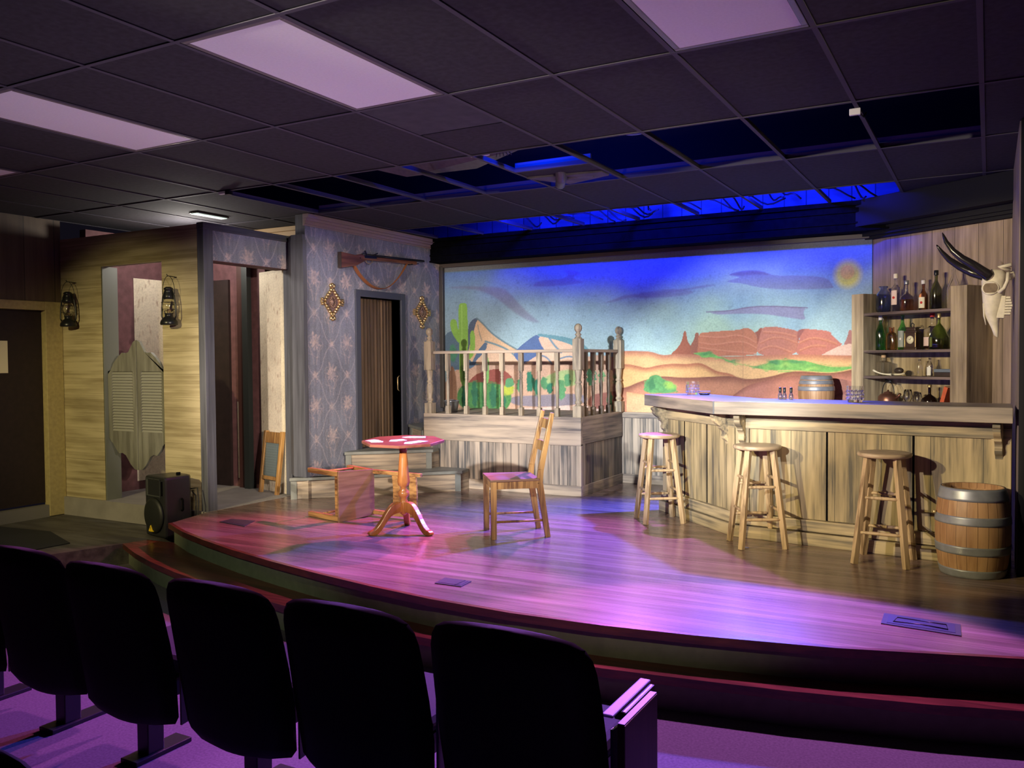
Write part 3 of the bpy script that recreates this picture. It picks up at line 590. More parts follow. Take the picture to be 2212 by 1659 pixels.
# wallpapered wall
LX = -5.65
def damask(nu, nv, y0, y1, z0, z1, seed):
    Yg, Zg = np.meshgrid(np.linspace(y0, y1, nu), np.linspace(z0, z1, nv))
    k1 = vnoise(Yg.shape, 30, seed); k2 = vnoise(Yg.shape, 5, seed + 1); k3 = vnoise(Yg.shape, 2.2, seed + 2)
    cols = np.repeat(vnoise((1, nu), 3, seed + 5), nv, 0)
    base = lin((126, 130, 146))[None, None] * (0.72 + 0.35 * k1 + 0.25 * cols)[..., None]
    a, h = 0.235, 0.305                       # half width, half height of a lozenge
    u = (Yg - 6.55) / (2 * a); v = (Zg - 0.55) / (2 * h)
    du = np.abs(((u + 0.5) % 1) - 0.5) * 2; dv = np.abs(((v + 0.5) % 1) - 0.5) * 2
    lat = np.abs(du + dv - 1 + 0.10 * np.sin(PI * (du - dv) * 1.0))
    bead = 0.55 + 0.45 * np.sin((Zg + Yg) * 150) * np.sin((Zg - Yg) * 150)
    ln = np.clip(1 - lat / 0.05, 0, 1) * (0.35 + 0.65 * bead)
    base = mix(base, lin((190, 180, 190)), np.clip(ln * 0.75, 0, 1))
    for ou, ov, s in ((0.0, 0.0, 1.0), (0.5, 0.5, 1.0), (0.5, 0.0, 0.45), (0.0, 0.5, 0.45)):
        x = (((u + ou + 0.5) % 1) - 0.5) * 2 * a / s; z = (((v + ov + 0.5) % 1) - 0.5) * 2 * h / s
        th = np.arctan2(z, x); r = np.hypot(x * 1.15, z)
        fl = 0.072 + 0.012 * np.cos(7 * th) + 0.016 * np.cos(13 * th + 1) + 0.03 * (k3 - 0.5)
        m1 = np.clip((fl - np.hypot(x, (z - 0.03) * 0.85)) / 0.03, 0, 1)
        m2 = np.clip(1 - np.abs(r - 0.115 - 0.015 * np.cos(5 * th)) / 0.007, 0, 1) * (z < 0.10)
        m3 = np.clip(1 - np.abs(np.abs(x) - 0.02 - 0.25 * (z + 0.19) ** 2 * 8) / 0.010, 0, 1) * (z < 0) * (z > -0.19)
        mm = np.clip(m1 * (0.35 + 0.9 * k3) + m2 * 0.5 + m3 * 0.6, 0, 1) * (0.5 + 0.5 * k2)
        base = mix(base, lin((206, 184, 182)), np.clip(mm * 0.85, 0, 1))
    return np.clip(base, 0.004, 0.9)
wallp = painted('blue damask wallpaper', 0.7, 0.18, 90)
D0, D1, DZ0, DZ1 = 6.99, 7.69, 0.40, 1.965
wall_l = thing('wall_left', None, None); wall_l['kind'] = 'structure'
def wp_piece(y0, y1, z0, z1, seed):
    nu_ = max(4, int((y1 - y0) / 0.008)); nv_ = max(4, int((z1 - z0) / 0.008))
    o = paint_grid('wallpaper', (LX, y0, z0), (0, y1 - y0, 0), (0, 0, z1 - z0), nu_, nv_, damask(nu_, nv_, y0, y1, z0, z1, seed), wallp)
    o['kind'] = 'structure'; o.name = 'wall_left'; return o
bpy.data.objects.remove(wall_l)
for q in ((6.20, D0, 0.0, 2.62), (D1, MW, 0.0, 2.62), (D0, D1, DZ1, 2.62)): wp_piece(*q, 11)
core = MB().box(LX - 0.12, LX - 0.003, 6.20, D0, 0, HC).box(LX - 0.12, LX - 0.003, D1, MW, 0, HC).box(LX - 0.12, LX - 0.003, D0, D1, DZ1, HC).box(LX - 0.12, LX - 0.003, D0, D1, 0, DZ0)
struct(core, 'wall_left_core', M['slate'])
cr = MB()
for z0, z1, d in ((2.585, 2.60, 0.012), (2.60, 2.63, 0.022), (2.63, 2.655, 0.04), (2.655, 2.694, 0.06)): cr.box(LX - 0.01, LX + d, 6.18, MW, z0, z1)
struct(cr, 'trim_7', plain('pale crown moulding', (0.33, 0.25, 0.25), 0.45), 0.003)
struct(MB().box(LX - 0.14, LX + 0.012, 6.155, 6.205, 0.21, 2.45).prism([(LX - 0.14, 6.16), (LX + 0.0, 6.16), (LX + 0.0, 6.20), (-5.93, 6.34), (-5.96, 6.30)], 0.21, 2.50), 'trim_8', M['slate'])
# folding door in the wallpapered wall
jm = MB()
jm.box(LX - 0.16, LX + 0.018, D0 - 0.075, D0, DZ0, DZ1 + 0.07).box(LX - 0.16, LX + 0.018, D1, D1 + 0.075, DZ0, DZ1 + 0.07).box(LX - 0.16, LX + 0.018, D0, D1, DZ1, DZ1 + 0.07)
struct(jm, 'trim_9', plain('navy door casing', (0.055, 0.06, 0.085), 0.5), 0.003)
dr = MB(); n_ = 26
for k in range(n_):
    y0 = D0 + (D1 - D0) * k / n_; dx = 0.012 if k % 2 else 0.0
    dr.prism([(LX - 0.125 + dx, y0), (LX - 0.113 + dx, y0 + 0.002), (LX - 0.113 + (0.012 - dx), y0 + (D1 - D0) / n_), (LX - 0.125 + (0.012 - dx), y0 + (D1 - D0) / n_)], DZ0, DZ1)
dmat = wood('ribbed brown folding door', (0.16, 0.098, 0.05), (0.045, 0.027, 0.014), 'Z', 60, 0.6, plank=0.054, across='Y', rough=0.55, groove=0.10)
door = struct(dr, 'door_1', dmat)
hd = MB().tube([(LX - 0.02, D1 - 0.002, 0.97), (LX - 0.02, D1 - 0.035, 0.99), (LX - 0.02, D1 - 0.035, 1.12), (LX - 0.02, D1 - 0.002, 1.14)], 0.006)
hd.build('door_handle', M['foil'], door)

# angled wall behind the bar
au = Vector((0.82904, -0.55919, 0)); an = Vector((-0.55919, -0.82904, 0))
AM = basis((-0.94, MW, 0), au, -an, (0, 0, 1))       # local x along the wall, local -y into the room
def aobj(mb, name, mat, bevel=0.0):
    o = mb.build(name, mat, bevel=bevel); o.matrix_world = AM; return tag(o, kind='structure')
aobj(MB().box(0, 1.75, 0, 0.1, 0, HC), 'wall_back_right', M['back_wood'])
cb_ = MB().box(-0.05, 1.6, -0.26, 0.0, 2.47, HC + 0.01).box(-0.04, 1.6, -0.055, 0, 2.375, 2.40).box(-0.04, 1.6, -0.09, 0, 2.40, 2.425).box(-0.05, 1.6, -0.12, 0, 2.425, 2.475)
aobj(cb_, 'trim_10', plain('dark slate crown', (0.012, 0.012, 0.018), 0.8, spec=0.2))
# side wall edge and black drape at the right
struct(MB().box(0.148, 0.21, 5.95, 8.0, 0, HC), 'wall_right', wood('plum grey side boards', (0.26, 0.20, 0.21), (0.12, 0.09, 0.10), 'Z', 24, 1.1, rough=0.6))
cu = MB(); pts = []
for k in range(80):
    x = 0.155 + k * 0.03; pts.append((x, 5.90 + 0.022 * math.sin(k * 1.35) * min(1, k / 6)))
cu.prism(pts + [(pts[-1][0], 5.95), (0.155, 5.95)], 0.002, HC, smooth=True)
tag(cu.build('stage_curtain', M['curtain']), 'black curtain hanging at the far right edge beside the barrel', 'curtain')
# far left wall with the dark doorway
SX = -7.95
sw = MB().box(SX - 0.1, SX, 5.17, 5.27, -0.4, HC).box(SX - 0.1, SX, 3.9, 5.17, 1.89, HC).box(SX - 0.1, SX, -3.4, 3.9, -0.4, HC)
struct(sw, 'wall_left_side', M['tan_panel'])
fr = MB().box(SX - 0.06, SX + 0.02, 5.09, 5.262, -0.17, 1.90).box(SX - 0.06, SX + 0.019, 3.932, 5.089, 1.815, 1.899).box(SX - 0.06, SX + 0.02, 3.82, 3.93, -0.17, 1.90)
struct(fr, 'trim_11', M['cream_trim'], 0.004)
d2 = struct(MB().box(SX - 0.10, SX - 0.05, 3.9, 5.12, -0.04, 1.82), 'door_2', M['dark_door'])
struct(MB().box(SX - 0.09, SX + 0.01, 3.9, 5.09, -0.175, -0.06), 'baseboard_left', plain('grey threshold board', (0.18, 0.17, 0.16), 0.6))
sg = tag(MB().box(SX - 0.05, SX - 0.047, 4.50, 4.755, 1.22, 1.52).build('door_notice', M['cream_label']), 'pale cream notice stuck on the dark side door', 'notice')
# clapboard saloon front with its doorway
FY = 5.265
X0, X1, FZ = -7.33, -6.495, 2.215
fc = MB().box(-7.95, X0, FY, FY + 0.07, -0.17, 2.51).box(X1, -5.97, FY, FY + 0.07, 0.0, 2.51).box(X0, X1, FY, FY + 0.07, FZ, 2.51)
struct(fc, 'wall_front_left', M['clap'])
jb = MB().box(X0 - 0.005, X0 + 0.012, FY + 0.0, FY + 0.16, 0.0, FZ).box(X1 - 0.012, X1 + 0.004, FY + 0.01, FY + 0.12, 0.0, FZ)
struct(jb, 'trim_12', plain('grey green jamb', (0.17, 0.18, 0.16), 0.6))
struct(MB().box(-7.9, -5.98, FY - 0.012, FY + 0.06, -0.175, 0.0), 'trim_13', plain('worn grey sill riser', (0.095, 0.088, 0.078), 0.7, noise=0.25, nscale=6), 0.004)
# side passage frame and papered header
PX = -5.97
pf = MB().box(PX - 0.06, PX + 0.02, FY - 0.005, FY + 0.10, 0, 2.51).box(PX - 0.06, PX + 0.02, 6.30, 6.40, 0, 2.51)
struct(pf, 'trim_14', M['slate'], 0.004)
struct(MB().box(PX - 0.06, PX + 0.025, FY - 0.01, 6.42, 2.46, 2.52), 'trim_15', M['slate_h'], 0.004)
nu_, nv_ = 120, 34
hdr = paint_grid('wall_left_header', (PX + 0.004, FY + 0.1, 2.20), (0, 0.94, 0), (0, 0, 0.262), nu_, nv_, damask(nu_, nv_, FY + 0.4, 6.6, 2.35, 2.61, 11), wallp); hdr['kind'] = 'structure'
struct(MB().box(PX - 0.16, PX + 0.002, FY + 0.1, 6.30, 2.195, 2.46), 'wall_left_header_core', M['plum'])
# passage behind
struct(MB().box(-7.75, -7.66, 5.34, 6.8, 0, 2.6), 'wall_hall_left', M['plum'])
crm = painted('cream scroll wallpaper', 0.7, 0.12, 60)
def scroll(nu, nv, w_, h_, seed):
    Ug, Vg = np.meshgrid(np.linspace(0, w_, nu), np.linspace(0, h_, nv)); k = vnoise(Ug.shape, 3, seed); k1 = vnoise(Ug.shape, 20, seed + 1)
    b_ = lin((222, 210, 186))[None, None] * (0.82 + 0.25 * k1)[..., None]
    pu = np.abs((Ug / 0.34) % 1 - 0.5); s_ = np.sin(Vg * 26 + np.sin(pu * 16) * 2.5) * np.cos(pu * 24 + np.sin(Vg * 13) * 2)
    return mix(b_, lin((160, 132, 112)), np.clip((s_ - 0.35) * 2, 0, 1) * np.clip(k * 1.8 - 0.55, 0, 1) * 0.8)
o = paint_grid('wall_hall_left_paper', (-7.655, 5.86, 0.09), (0, 0.94, 0), (0, 0, 2.08), 90, 200, scroll(90, 200, 0.94, 2.08, 21), crm); o['kind'] = 'structure'
struct(MB().box(-7.75, -6.47, 6.50, 6.58, 0, 2.50), 'wall_hall_back', M['plum'])
struct(MB().box(-7.21, -6.965, 6.47, 6.505, 0.0, 2.165), 'door_3', M['dark_door'])
o = paint_grid('wall_hall_back_paper', (-6.885, 6.495, 0.09), (0.075, 0, 0), (0, 0, 0.80), 12, 90, scroll(12, 90, 0.08, 0.8, 31), crm); o['kind'] = 'structure'
struct(MB().box(-6.81, -6.70, 6.44, 6.50, 0, 2.50), 'trim_16', M['brown_trim'])
struct(MB().box(-6.70, -6.625, 6.40, 6.46, 0, 2.50), 'trim_17', plain('near black post', (0.02, 0.025, 0.024), 0.5))
cw = MB().prism([(-6.50, 6.455), (-5.99, 6.31), (-5.98, 6.36), (-6.49, 6.505)], 0, 2.21)
struct(cw, 'wall_hall_right', M['plum'])
o = paint_grid('wall_hall_right_paper', (-6.50, 6.45, 0.0), (0.51, -0.145, 0), (0, 0, 2.21), 80, 230, scroll(80, 230, 0.53, 2.21, 41), crm); o['kind'] = 'structure'
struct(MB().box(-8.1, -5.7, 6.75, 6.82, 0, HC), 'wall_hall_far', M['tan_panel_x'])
cz = MB()
for z0, z1, d in ((2.56, 2.60, 0.02), (2.60, 2.65, 0.045), (2.65, HC, 0.075)): cz.box(-8.0, -5.78, 6.75 - d, 6.76, z0, z1)
struct(cz, 'trim_18', M['tan_trim'], 0.003)
# rest of the hall, out of view
struct(MB().box(-8.1, 4.2, -3.45, -3.35, -0.4, 2.75), 'wall_audience_back', M['black'])
struct(MB().box(4.1, 4.2, -3.4, 9.3, -0.4, 2.75), 'wall_audience_right', M['black'])

# ------------------------------------------------------------------ ceiling
T = 0.6096; GX, GY = -4.311, 3.817
def gx(n): return GX + n * T
def gy(r): return GY + r * 2 * T
holes = set()
for n in range(-2, 7): holes.add((n, 1))
for n in range(-2, 6): holes.add((n, 3))
lights_at = {(-4, -1), (-1, -1), (2, -1), (5, -1)}
cm = MB(); cg = MB()
for r in range(-6, 4):
    for n in range(-6, 14):
        if (n, r) in lights_at or (n, r) in holes: continue
        x0, x1, y0, y1 = gx(n) + 0.01, gx(n + 1) - 0.01, gy(r) + 0.01, gy(r + 1) - 0.01
        if r == 3: y1 = min(y1, 8.26)
        if (n, r) == (2, 0):
            cm.box(x0, x1, y0 + T, y1, HC + 0.004, HC + 0.02); continue
        cm.box(x0, x1, y0, y1, HC + 0.004, HC + 0.02)
cm.box(gx(2) + 0.01, gx(3) - 0.01, gy(1.5) + 0.01, gy(1.82), HC + 0.004, HC + 0.02)
struct(cm, 'ceiling', M['tile'])
struct(MB().box(gx(2) + 0.01, gx(3) - 0.01, gy(0) + 0.01, gy(0.5) - 0.01, HC + 0.002, HC + 0.018), 'ceiling', M['tile_grey'])
for n in range(-6, 15):
    if abs(gx(n) + 0) < 99: cg.box(gx(n) - 0.012, gx(n) + 0.012, gy(-6), 8.27, HC - 0.002, HC + 0.002).box(gx(n) - 0.002, gx(n) + 0.002, gy(-6), 8.27, HC + 0.002, HC + 0.035)
for r in range(-6, 4):
    cg.box(gx(-6), gx(14), gy(r) - 0.012, gy(r) + 0.012, HC - 0.003, HC + 0.001).box(gx(-6), gx(14), gy(r) - 0.002, gy(r) + 0.002, HC + 0.001, HC + 0.035)
cg.box(gx(2), gx(3), gy(1.5) - 0.012, gy(1.5) + 0.012, HC - 0.003, HC + 0.03)
struct(cg, 'trim_19', M['tbar'])
# joists and roof void over the missing tiles
jo = MB().box(gx(-2), gx(7), gy(2) + 0.01, gy(2) + 0.05, HC + 0.005, HC + 0.075).box(gx(2), gx(3), gy(1.5) + 0.01, gy(1.5) + 0.03, HC + 0.02, HC + 0.07)
struct(jo, 'trim_20', plain('void joist', (0.16, 0.16, 0.22), 0.8))
struct(MB().box(-8.2, 4.2, 6.60, 6.68, HC + 0.10, 3.55), 'void_baffle', M['plenum'])  # added black baffle in the void, keeps the front ceiling gap dark
struct(MB().box(-8.2, 4.2, -3.4, 9.3, 3.55, 3.62), 'ceiling', M['plenum'])
bw = MB().box(-8.2, 2.0, 8.86, 8.95, 2.5, 3.55)
bl = wood('void block wall', (0.34, 0.33, 0.40), (0.24, 0.23, 0.30), 'X', 12, 2, plank=0.21, across='X', rough=0.8, groove=0.05, off=0.1)
struct(bw, 'wall_void_back', bl)
# ------------------------------------------------------------------ ceiling fittings
def troffer(n, r, label, grp='square panel ceiling lights, switched off'):
    t_ = thing('ceiling_light', label, 'ceiling light', (gx(n) + T / 2, gy(r) + T, HC), 0, grp)
    hx, hy = T / 2 - 0.015, T - 0.015; f = MB(); w_ = 0.028
    f.box(-hx, hx, -hy, -hy + w_, -0.002, 0.02).box(-hx, hx, hy - w_, hy, -0.002, 0.02).box(-hx, -hx + w_, -hy + w_, hy - w_, -0.002, 0.02).box(hx - w_, hx, -hy + w_, hy - w_, -0.002, 0.02)
    f.build('frame', M['fix_frame'], t_, bevel=0.004)
    MB().box(-hx + w_, hx - w_, -hy + w_, hy - w_, 0.0, 0.012).build('diffuser', M['diffuser'], t_)
    return t_
troffer(5, -1, 'large unlit white ceiling panel at the top right of the room')
troffer(2, -1, 'unlit white ceiling panel left of centre, nearest over the stage edge')
troffer(-1, -1, 'unlit white ceiling panel at the left, second from the left wall')
troffer(-4, -1, 'sliver of unlit ceiling panel at the far left edge')
t_ = thing('ceiling_light', 'narrow pale strip light on the ceiling above the saloon front', 'ceiling light', (-6.435, 5.765, HC))
MB().box(-0.055, 0.055, -0.19, 0.19, -0.012, 0.0).build('frame', M['fix_frame'], t_)
lit = plain('strip diffuser with added glow', (0.8, 0.85, 0.8), 0.5); lb_ = lit.node_tree.nodes['Principled BSDF']
lb_.inputs['Emission Color'].default_value = (0.75, 0.95, 0.85, 1); lb_.inputs['Emission Strength'].default_value = 0.35  # faint glow added in place of light reflected off the diffuser
MB().box(-0.04, 0.04, -0.18, 0.18, -0.018, -0.012).build('diffuser', lit, t_)
def small(name, label, cat, mb, mat, kids=()):
    return tag(mb.build(name, mat), label, cat)
t_ = thing('motion_sensor', 'small white sensor box with a dark foot on the ceiling grid at the right', 'sensor', (-0.664, 5.17, HC))
MB().box(-0.03, 0.03, -0.012, 0.012, -0.04, -0.003).build('housing', M['white'], t_, bevel=0.004)
MB().tube([(0.02, 0, -0.03), (0.04, 0.02, -0.05), (0.05, 0.05, -0.02)], 0.006).build('cord', M['cable'], t_)
t_ = thing('motion_sensor', 'small pink lit sensor on the ceiling above the saloon front', 'sensor', (-5.44, 5.03, HC))
MB().box(-0.05, 0.03, -0.015, 0.015, -0.025, -0.003).build('housing', M['white'], t_, bevel=0.003)
MB().box(0.03, 0.075, -0.02, 0.02, -0.035, -0.003).build('lens', M['black_metal'], t_)
# coiled cable, lamp head, duct, sagging sheet above the gaps
cc = MB()
for k in range(3): cc.tube([(-1.98 + 0.13 * math.cos(a) + 0.01 * k, 5.13 + 0.03 * k, HC + 0.03 + 0.06 * (1 + math.sin(a))) for a in [2 * PI * i / 28 for i in range(28)]], 0.005, 6, closed=True)
tag(cc.build('cable_coil', M['blue_cable']), 'blue lit loops of cable hanging in the ceiling gap', 'cable')
t_ = thing('stage_lamp', 'small blue lit clamp lamp wired up at the front edge of the ceiling gap', 'stage lamp', (-3.06, 5.17, HC + 0.03))
MB().lathe([(0.03, 0), (0.045, 0.03), (0.045, 0.10), (0.02, 0.12)], (0, 0, 0), 16).build('lamp_body', M['white'], t_)
MB().box(-0.12, -0.05, -0.02, 0.02, 0.0, 0.03).build('clamp', M['foil'], t_)
wr = MB(); 
for k in range(5): wr.tube([(0.02 + 0.02 * k, 0, 0.06), (0.05 + 0.03 * k, 0.02, 0.10 - 0.02 * k), (0.09 + 0.02 * k, 0.01, 0.02), (0.06 + 0.03 * k, 0.05, -0.01)], 0.004, 6)
wr.build('wiring', M['cable'], t_)
t_ = thing('air_duct', 'ribbed flexible duct poking through a shifted ceiling tile', 'duct', (-2.83, 5.85, HC))
dd = MB(); pts = [(0, 0, 0.10), (0.02, 0.0, 0.02), (0.0, 0.05, -0.03), (-0.06, 0.16, -0.045)]
dd.tube([Vector(pts[0]).lerp(Vector(pts[1]), i / 4) for i in range(4)] + [Vector(pts[1]).lerp(Vector(pts[2]), i / 4) for i in range(4)] + [Vector(pts[2]).lerp(Vector(pts[3]), i / 5) for i in range(6)], lambda s: 0.045 + 0.006 * math.sin(s * 80), 14)
dd.build('hose', M['duct'], t_)
MB().tube([(0.03, 0.1, -0.02), (0.10, 0.14, -0.005), (0.22, 0.16, -0.008)], 0.012, 8).build('pipe', M['duct'], t_)
tl = MB().prism([(gx(2) + 0.0, gy(1.66)), (gx(3) - 0.02, gy(1.72)), (gx(3) - 0.02, gy(1.83)), (gx(2) + 0.2, gy(1.95))], 0, 0.015, M=Matrix.Translation((0, 0, HC - 0.012)))
tag(tl.build('loose_ceiling_tile', M['sheet']), 'shifted grey ceiling tile lying crooked beside the duct', 'ceiling tile')
sh = MB(); pts = [(-4.35, 5.25, HC + 0.14), (-3.8, 5.22, HC + 0.24), (-3.3, 5.28, HC + 0.20), (-2.9, 5.4, HC + 0.10), (-3.4, 5.62, HC + 0.06), (-4.0, 5.55, HC + 0.05)]
sh.add(pts + [(p[0], p[1], p[2] + 0.01) for p in pts], [(0, 1, 2, 3, 4, 5), (11, 10, 9, 8, 7, 6)] + [(i, (i + 1) % 6, 6 + (i + 1) % 6, 6 + i) for i in range(6)])
tag(sh.build('insulation_sheet', M['duct']), 'sagging pale sheet hanging inside the ceiling gap', 'sheet')
random.seed(3)
for k in range(20):
    x = -4.4 + k * 0.18 + random.uniform(-0.1, 0.1); pt = []; a = random.uniform(0.1, 0.5); h = random.uniform(0.10, 0.24)
    for i in range(9):
        s_ = i / 8; pt.append((x + a * s_, 8.12 + 0.10 * math.sin(s_ * 3 + k), HC + 0.03 + h * (1 - s_) ** 1.6 + 0.03 * math.sin(s_ * 7 + k)))
    tag(MB().tube(pt, 0.008, 6).build('power_cable', M['cable']), 'thin black cable looping over the beam above the mural', 'cable', 'cables over the beam above the mural')
for k, x in enumerate((-3.9, -3.0, -1.9, -1.2)):
    t_ = thing('stage_lamp', 'small black lamp can clipped up inside the rear ceiling gap', 'stage lamp', (x, 7.82, HC + 0.04), 0, 'lamp cans in the rear ceiling gap')
    MB().lathe([(0.05, 0.0), (0.055, 0.10), (0.03, 0.14)], (0, 0, 0.02), 14).build('can', M['black_metal'], t_)
    MB().tube([(-0.06, 0, 0.05), (-0.06, 0, 0.18), (0.06, 0, 0.18), (0.06, 0, 0.05)], 0.006, 6).build('bracket', M['black_metal'], t_)

# ------------------------------------------------------------------ railing platform
BX0, BX1, BY0 = -5.17, -3.38, 7.437
t_ = thing('platform', 'raised plank box platform with a spindle railing in front of the mural', 'platform', (-4.3, 7.95, 0))
tp = MB().box(BX0, BX1, BY0, MW - 0.04, 0.70, 0.752); tp.build('deck', M['grey_board'], t_, True)
MB().box(BX0, BX1 - 0.02, BY0 + 0.004, BY0 + 0.06, 0.09, 0.49).build('front_planks', M['grey_plank'], t_, True)
MB().box(BX0, BX1 + 0.008, BY0 - 0.012, BY0 + 0.03, 0.482, 0.755).build('front_board', M['grey_board'], t_, True, 0.003)
MB().box(BX0, BX1 + 0.008, BY0 - 0.012, BY0 + 0.03, 0.0, 0.10).build('front_skirting', M['grey_board'], t_, True, 0.003)
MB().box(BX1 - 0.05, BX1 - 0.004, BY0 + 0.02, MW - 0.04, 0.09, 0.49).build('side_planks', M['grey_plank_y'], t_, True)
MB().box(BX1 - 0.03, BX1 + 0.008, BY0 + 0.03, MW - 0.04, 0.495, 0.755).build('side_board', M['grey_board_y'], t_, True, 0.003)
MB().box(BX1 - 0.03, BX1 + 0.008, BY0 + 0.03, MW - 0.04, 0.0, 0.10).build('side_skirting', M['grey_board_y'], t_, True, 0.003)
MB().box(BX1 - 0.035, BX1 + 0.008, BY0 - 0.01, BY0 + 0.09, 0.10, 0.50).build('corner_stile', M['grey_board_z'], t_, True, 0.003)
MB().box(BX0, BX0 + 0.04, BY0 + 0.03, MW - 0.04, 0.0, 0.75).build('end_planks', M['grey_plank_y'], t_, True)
def newel_parts(c, parent):
    x, y = c; s = 0.042
    mb = MB().box(x - s, x + s, y - s, y + s, 0.752, 0.86).box(x - s, x + s, y - s, y + s, 1.205, 1.50)
    pr = [(0.035, 0.86), (0.022, 0.872), (0.034, 0.885), (0.034, 0.90), (0.024, 0.915), (0.033, 0.97), (0.037, 1.02), (0.030, 1.06), (0.022, 1.07), (0.034, 1.08), (0.034, 1.09), (0.024, 1.105), (0.030, 1.15), (0.034, 1.19), (0.036, 1.206)]
    mb.lathe(pr, (x, y, 0), 16)
    mb.lathe([(0.040, 1.50), (0.030, 1.515), (0.020, 1.525), (0.030, 1.535), (0.030, 1.545), (0.018, 1.555), (0.022, 1.565), (0.034, 1.582), (0.038, 1.60), (0.034, 1.622), (0.020, 1.640), (0.001, 1.645)], (x, y, 0), 16)
    return mb.build('newel_post', M['post_wood'], parent, True)
def baluster(x, y, parent, mat):
    s = 0.021; mb = MB().box(x - s, x + s, y - s, y + s, 0.752, 0.835).box(x - s, x + s, y - s, y + s, 1.195, 1.372)
    mb.lathe([(0.017, 0.835), (0.012, 0.845), (0.018, 0.853), (0.012, 0.865), (0.016, 0.88), (0.013, 0.90), (0.017, 0.98), (0.019, 1.04), (0.014, 1.10), (0.012, 1.115), (0.018, 1.125), (0.012, 1.14), (0.018, 1.15), (0.013, 1.165), (0.018, 1.185), (0.02, 1.196)], (x, y, 0), 10)
    return mb.build('baluster', mat, parent, True)
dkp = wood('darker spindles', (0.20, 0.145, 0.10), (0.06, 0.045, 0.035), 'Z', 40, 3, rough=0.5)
RY = BY0 + 0.045; RXr = BX1 - 0.04
for c in ((-5.125, RY), (RXr, RY), (RXr + 0.025, MW - 0.075)): newel_parts(c, t_)
for x in (-4.90, -4.675, -4.455, -4.255, -4.04, -3.84, -3.645): baluster(x, RY, t_, M['post_wood'])
for y in (7.64, 7.83, 8.03, 8.22): baluster(RXr, y, t_, dkp)
MB().box(-5.06, RXr - 0.04, RY - 0.035, RY + 0.035, 1.372, 1.402).build('handrail', M['grey_board'], t_, True, 0.004)
MB().box(RXr - 0.035, RXr + 0.035, RY + 0.04, MW - 0.11, 1.372, 1.402).build('handrail', M['grey_board_y'], t_, True, 0.004)
# bucket on the platform
t_ = thing('bucket', 'dull galvanised bucket on the platform behind the left newel post', 'bucket', (-4.985, 7.68, 0.755))
MB().lathe([(0.058, 0.0), (0.078, 0.115), (0.083, 0.118), (0.083, 0.124), (0.076, 0.122), (0.056, 0.006), (0.001, 0.006)], (0, 0, 0), 22).build('pail', M['zinc'], t_)
MB().tube([(0.08 * math.cos(a), -0.01, 0.115 + 0.02 * math.sin(a)) for a in [PI * i / 12 for i in range(13)]], 0.003, 6).build('handle', M['hoop'], t_)

# steps up to the folding door
def step_thing(label, poly, z0, z1, tread_over, mats=('grey_board', 'slate_h')):
    cx = sum(p[0] for p in poly) / len(poly); cy = sum(p[1] for p in poly) / len(poly)
    s_ = thing('wooden_step', label, 'step', (cx, cy, z0))
    MB().prism(poly, z0, z1 - 0.025).build('riser', M['step_board'], s_, True)
    a, b = Vector(poly[0]), Vector(poly[1]); d = (b - a).normalized(); nrm = Vector((d.y, -d.x))
    p2 = [tuple(a + nrm * 0.03 - d * 0.015), tuple(b + nrm * 0.03 + d * 0.02)] + [tuple(p) for p in poly[2:]]
    MB().prism(p2, z1 - 0.03, z1).build('tread', step_m, s_, True, 0.003)
    for e in (a + d * 0.025, b - d * 0.02):
        q = [tuple(e - d * 0.028 + nrm * 0.012), tuple(e + d * 0.028 + nrm * 0.012), tuple(e + d * 0.028 - nrm * 0.002), tuple(e - d * 0.028 - nrm * 0.002)]
        MB().prism(q, z0, z1 - 0.03).build('stile', step_m, s_, True)
    return s_
step_m = plain('grey green step paint', (0.20, 0.21, 0.19), 0.45, noise=0.2, nscale=8)
step_thing('lowest grey step, running across the corner below the folding door', [(-5.78, 6.10), (-4.62, 7.25), (-4.62, 7.42), (-5.645, 7.42), (-5.645, 6.19), (-5.78, 6.15)], 0.0, 0.205, 0.03)
step_thing('middle grey step just under the folding door sill', [(-5.612, 6.70), (-4.98, 7.27), (-4.98, 7.42), (-5.64, 7.42), (-5.64, 6.78)], 0.205, 0.40, 0.03)
step_thing('top grey step in the corner left of the railing platform', [(-5.60, 7.80), (-5.21, 7.47), (-5.19, 8.45), (-5.64, 8.45), (-5.64, 7.88)], 0.0, 0.60, 0.02)

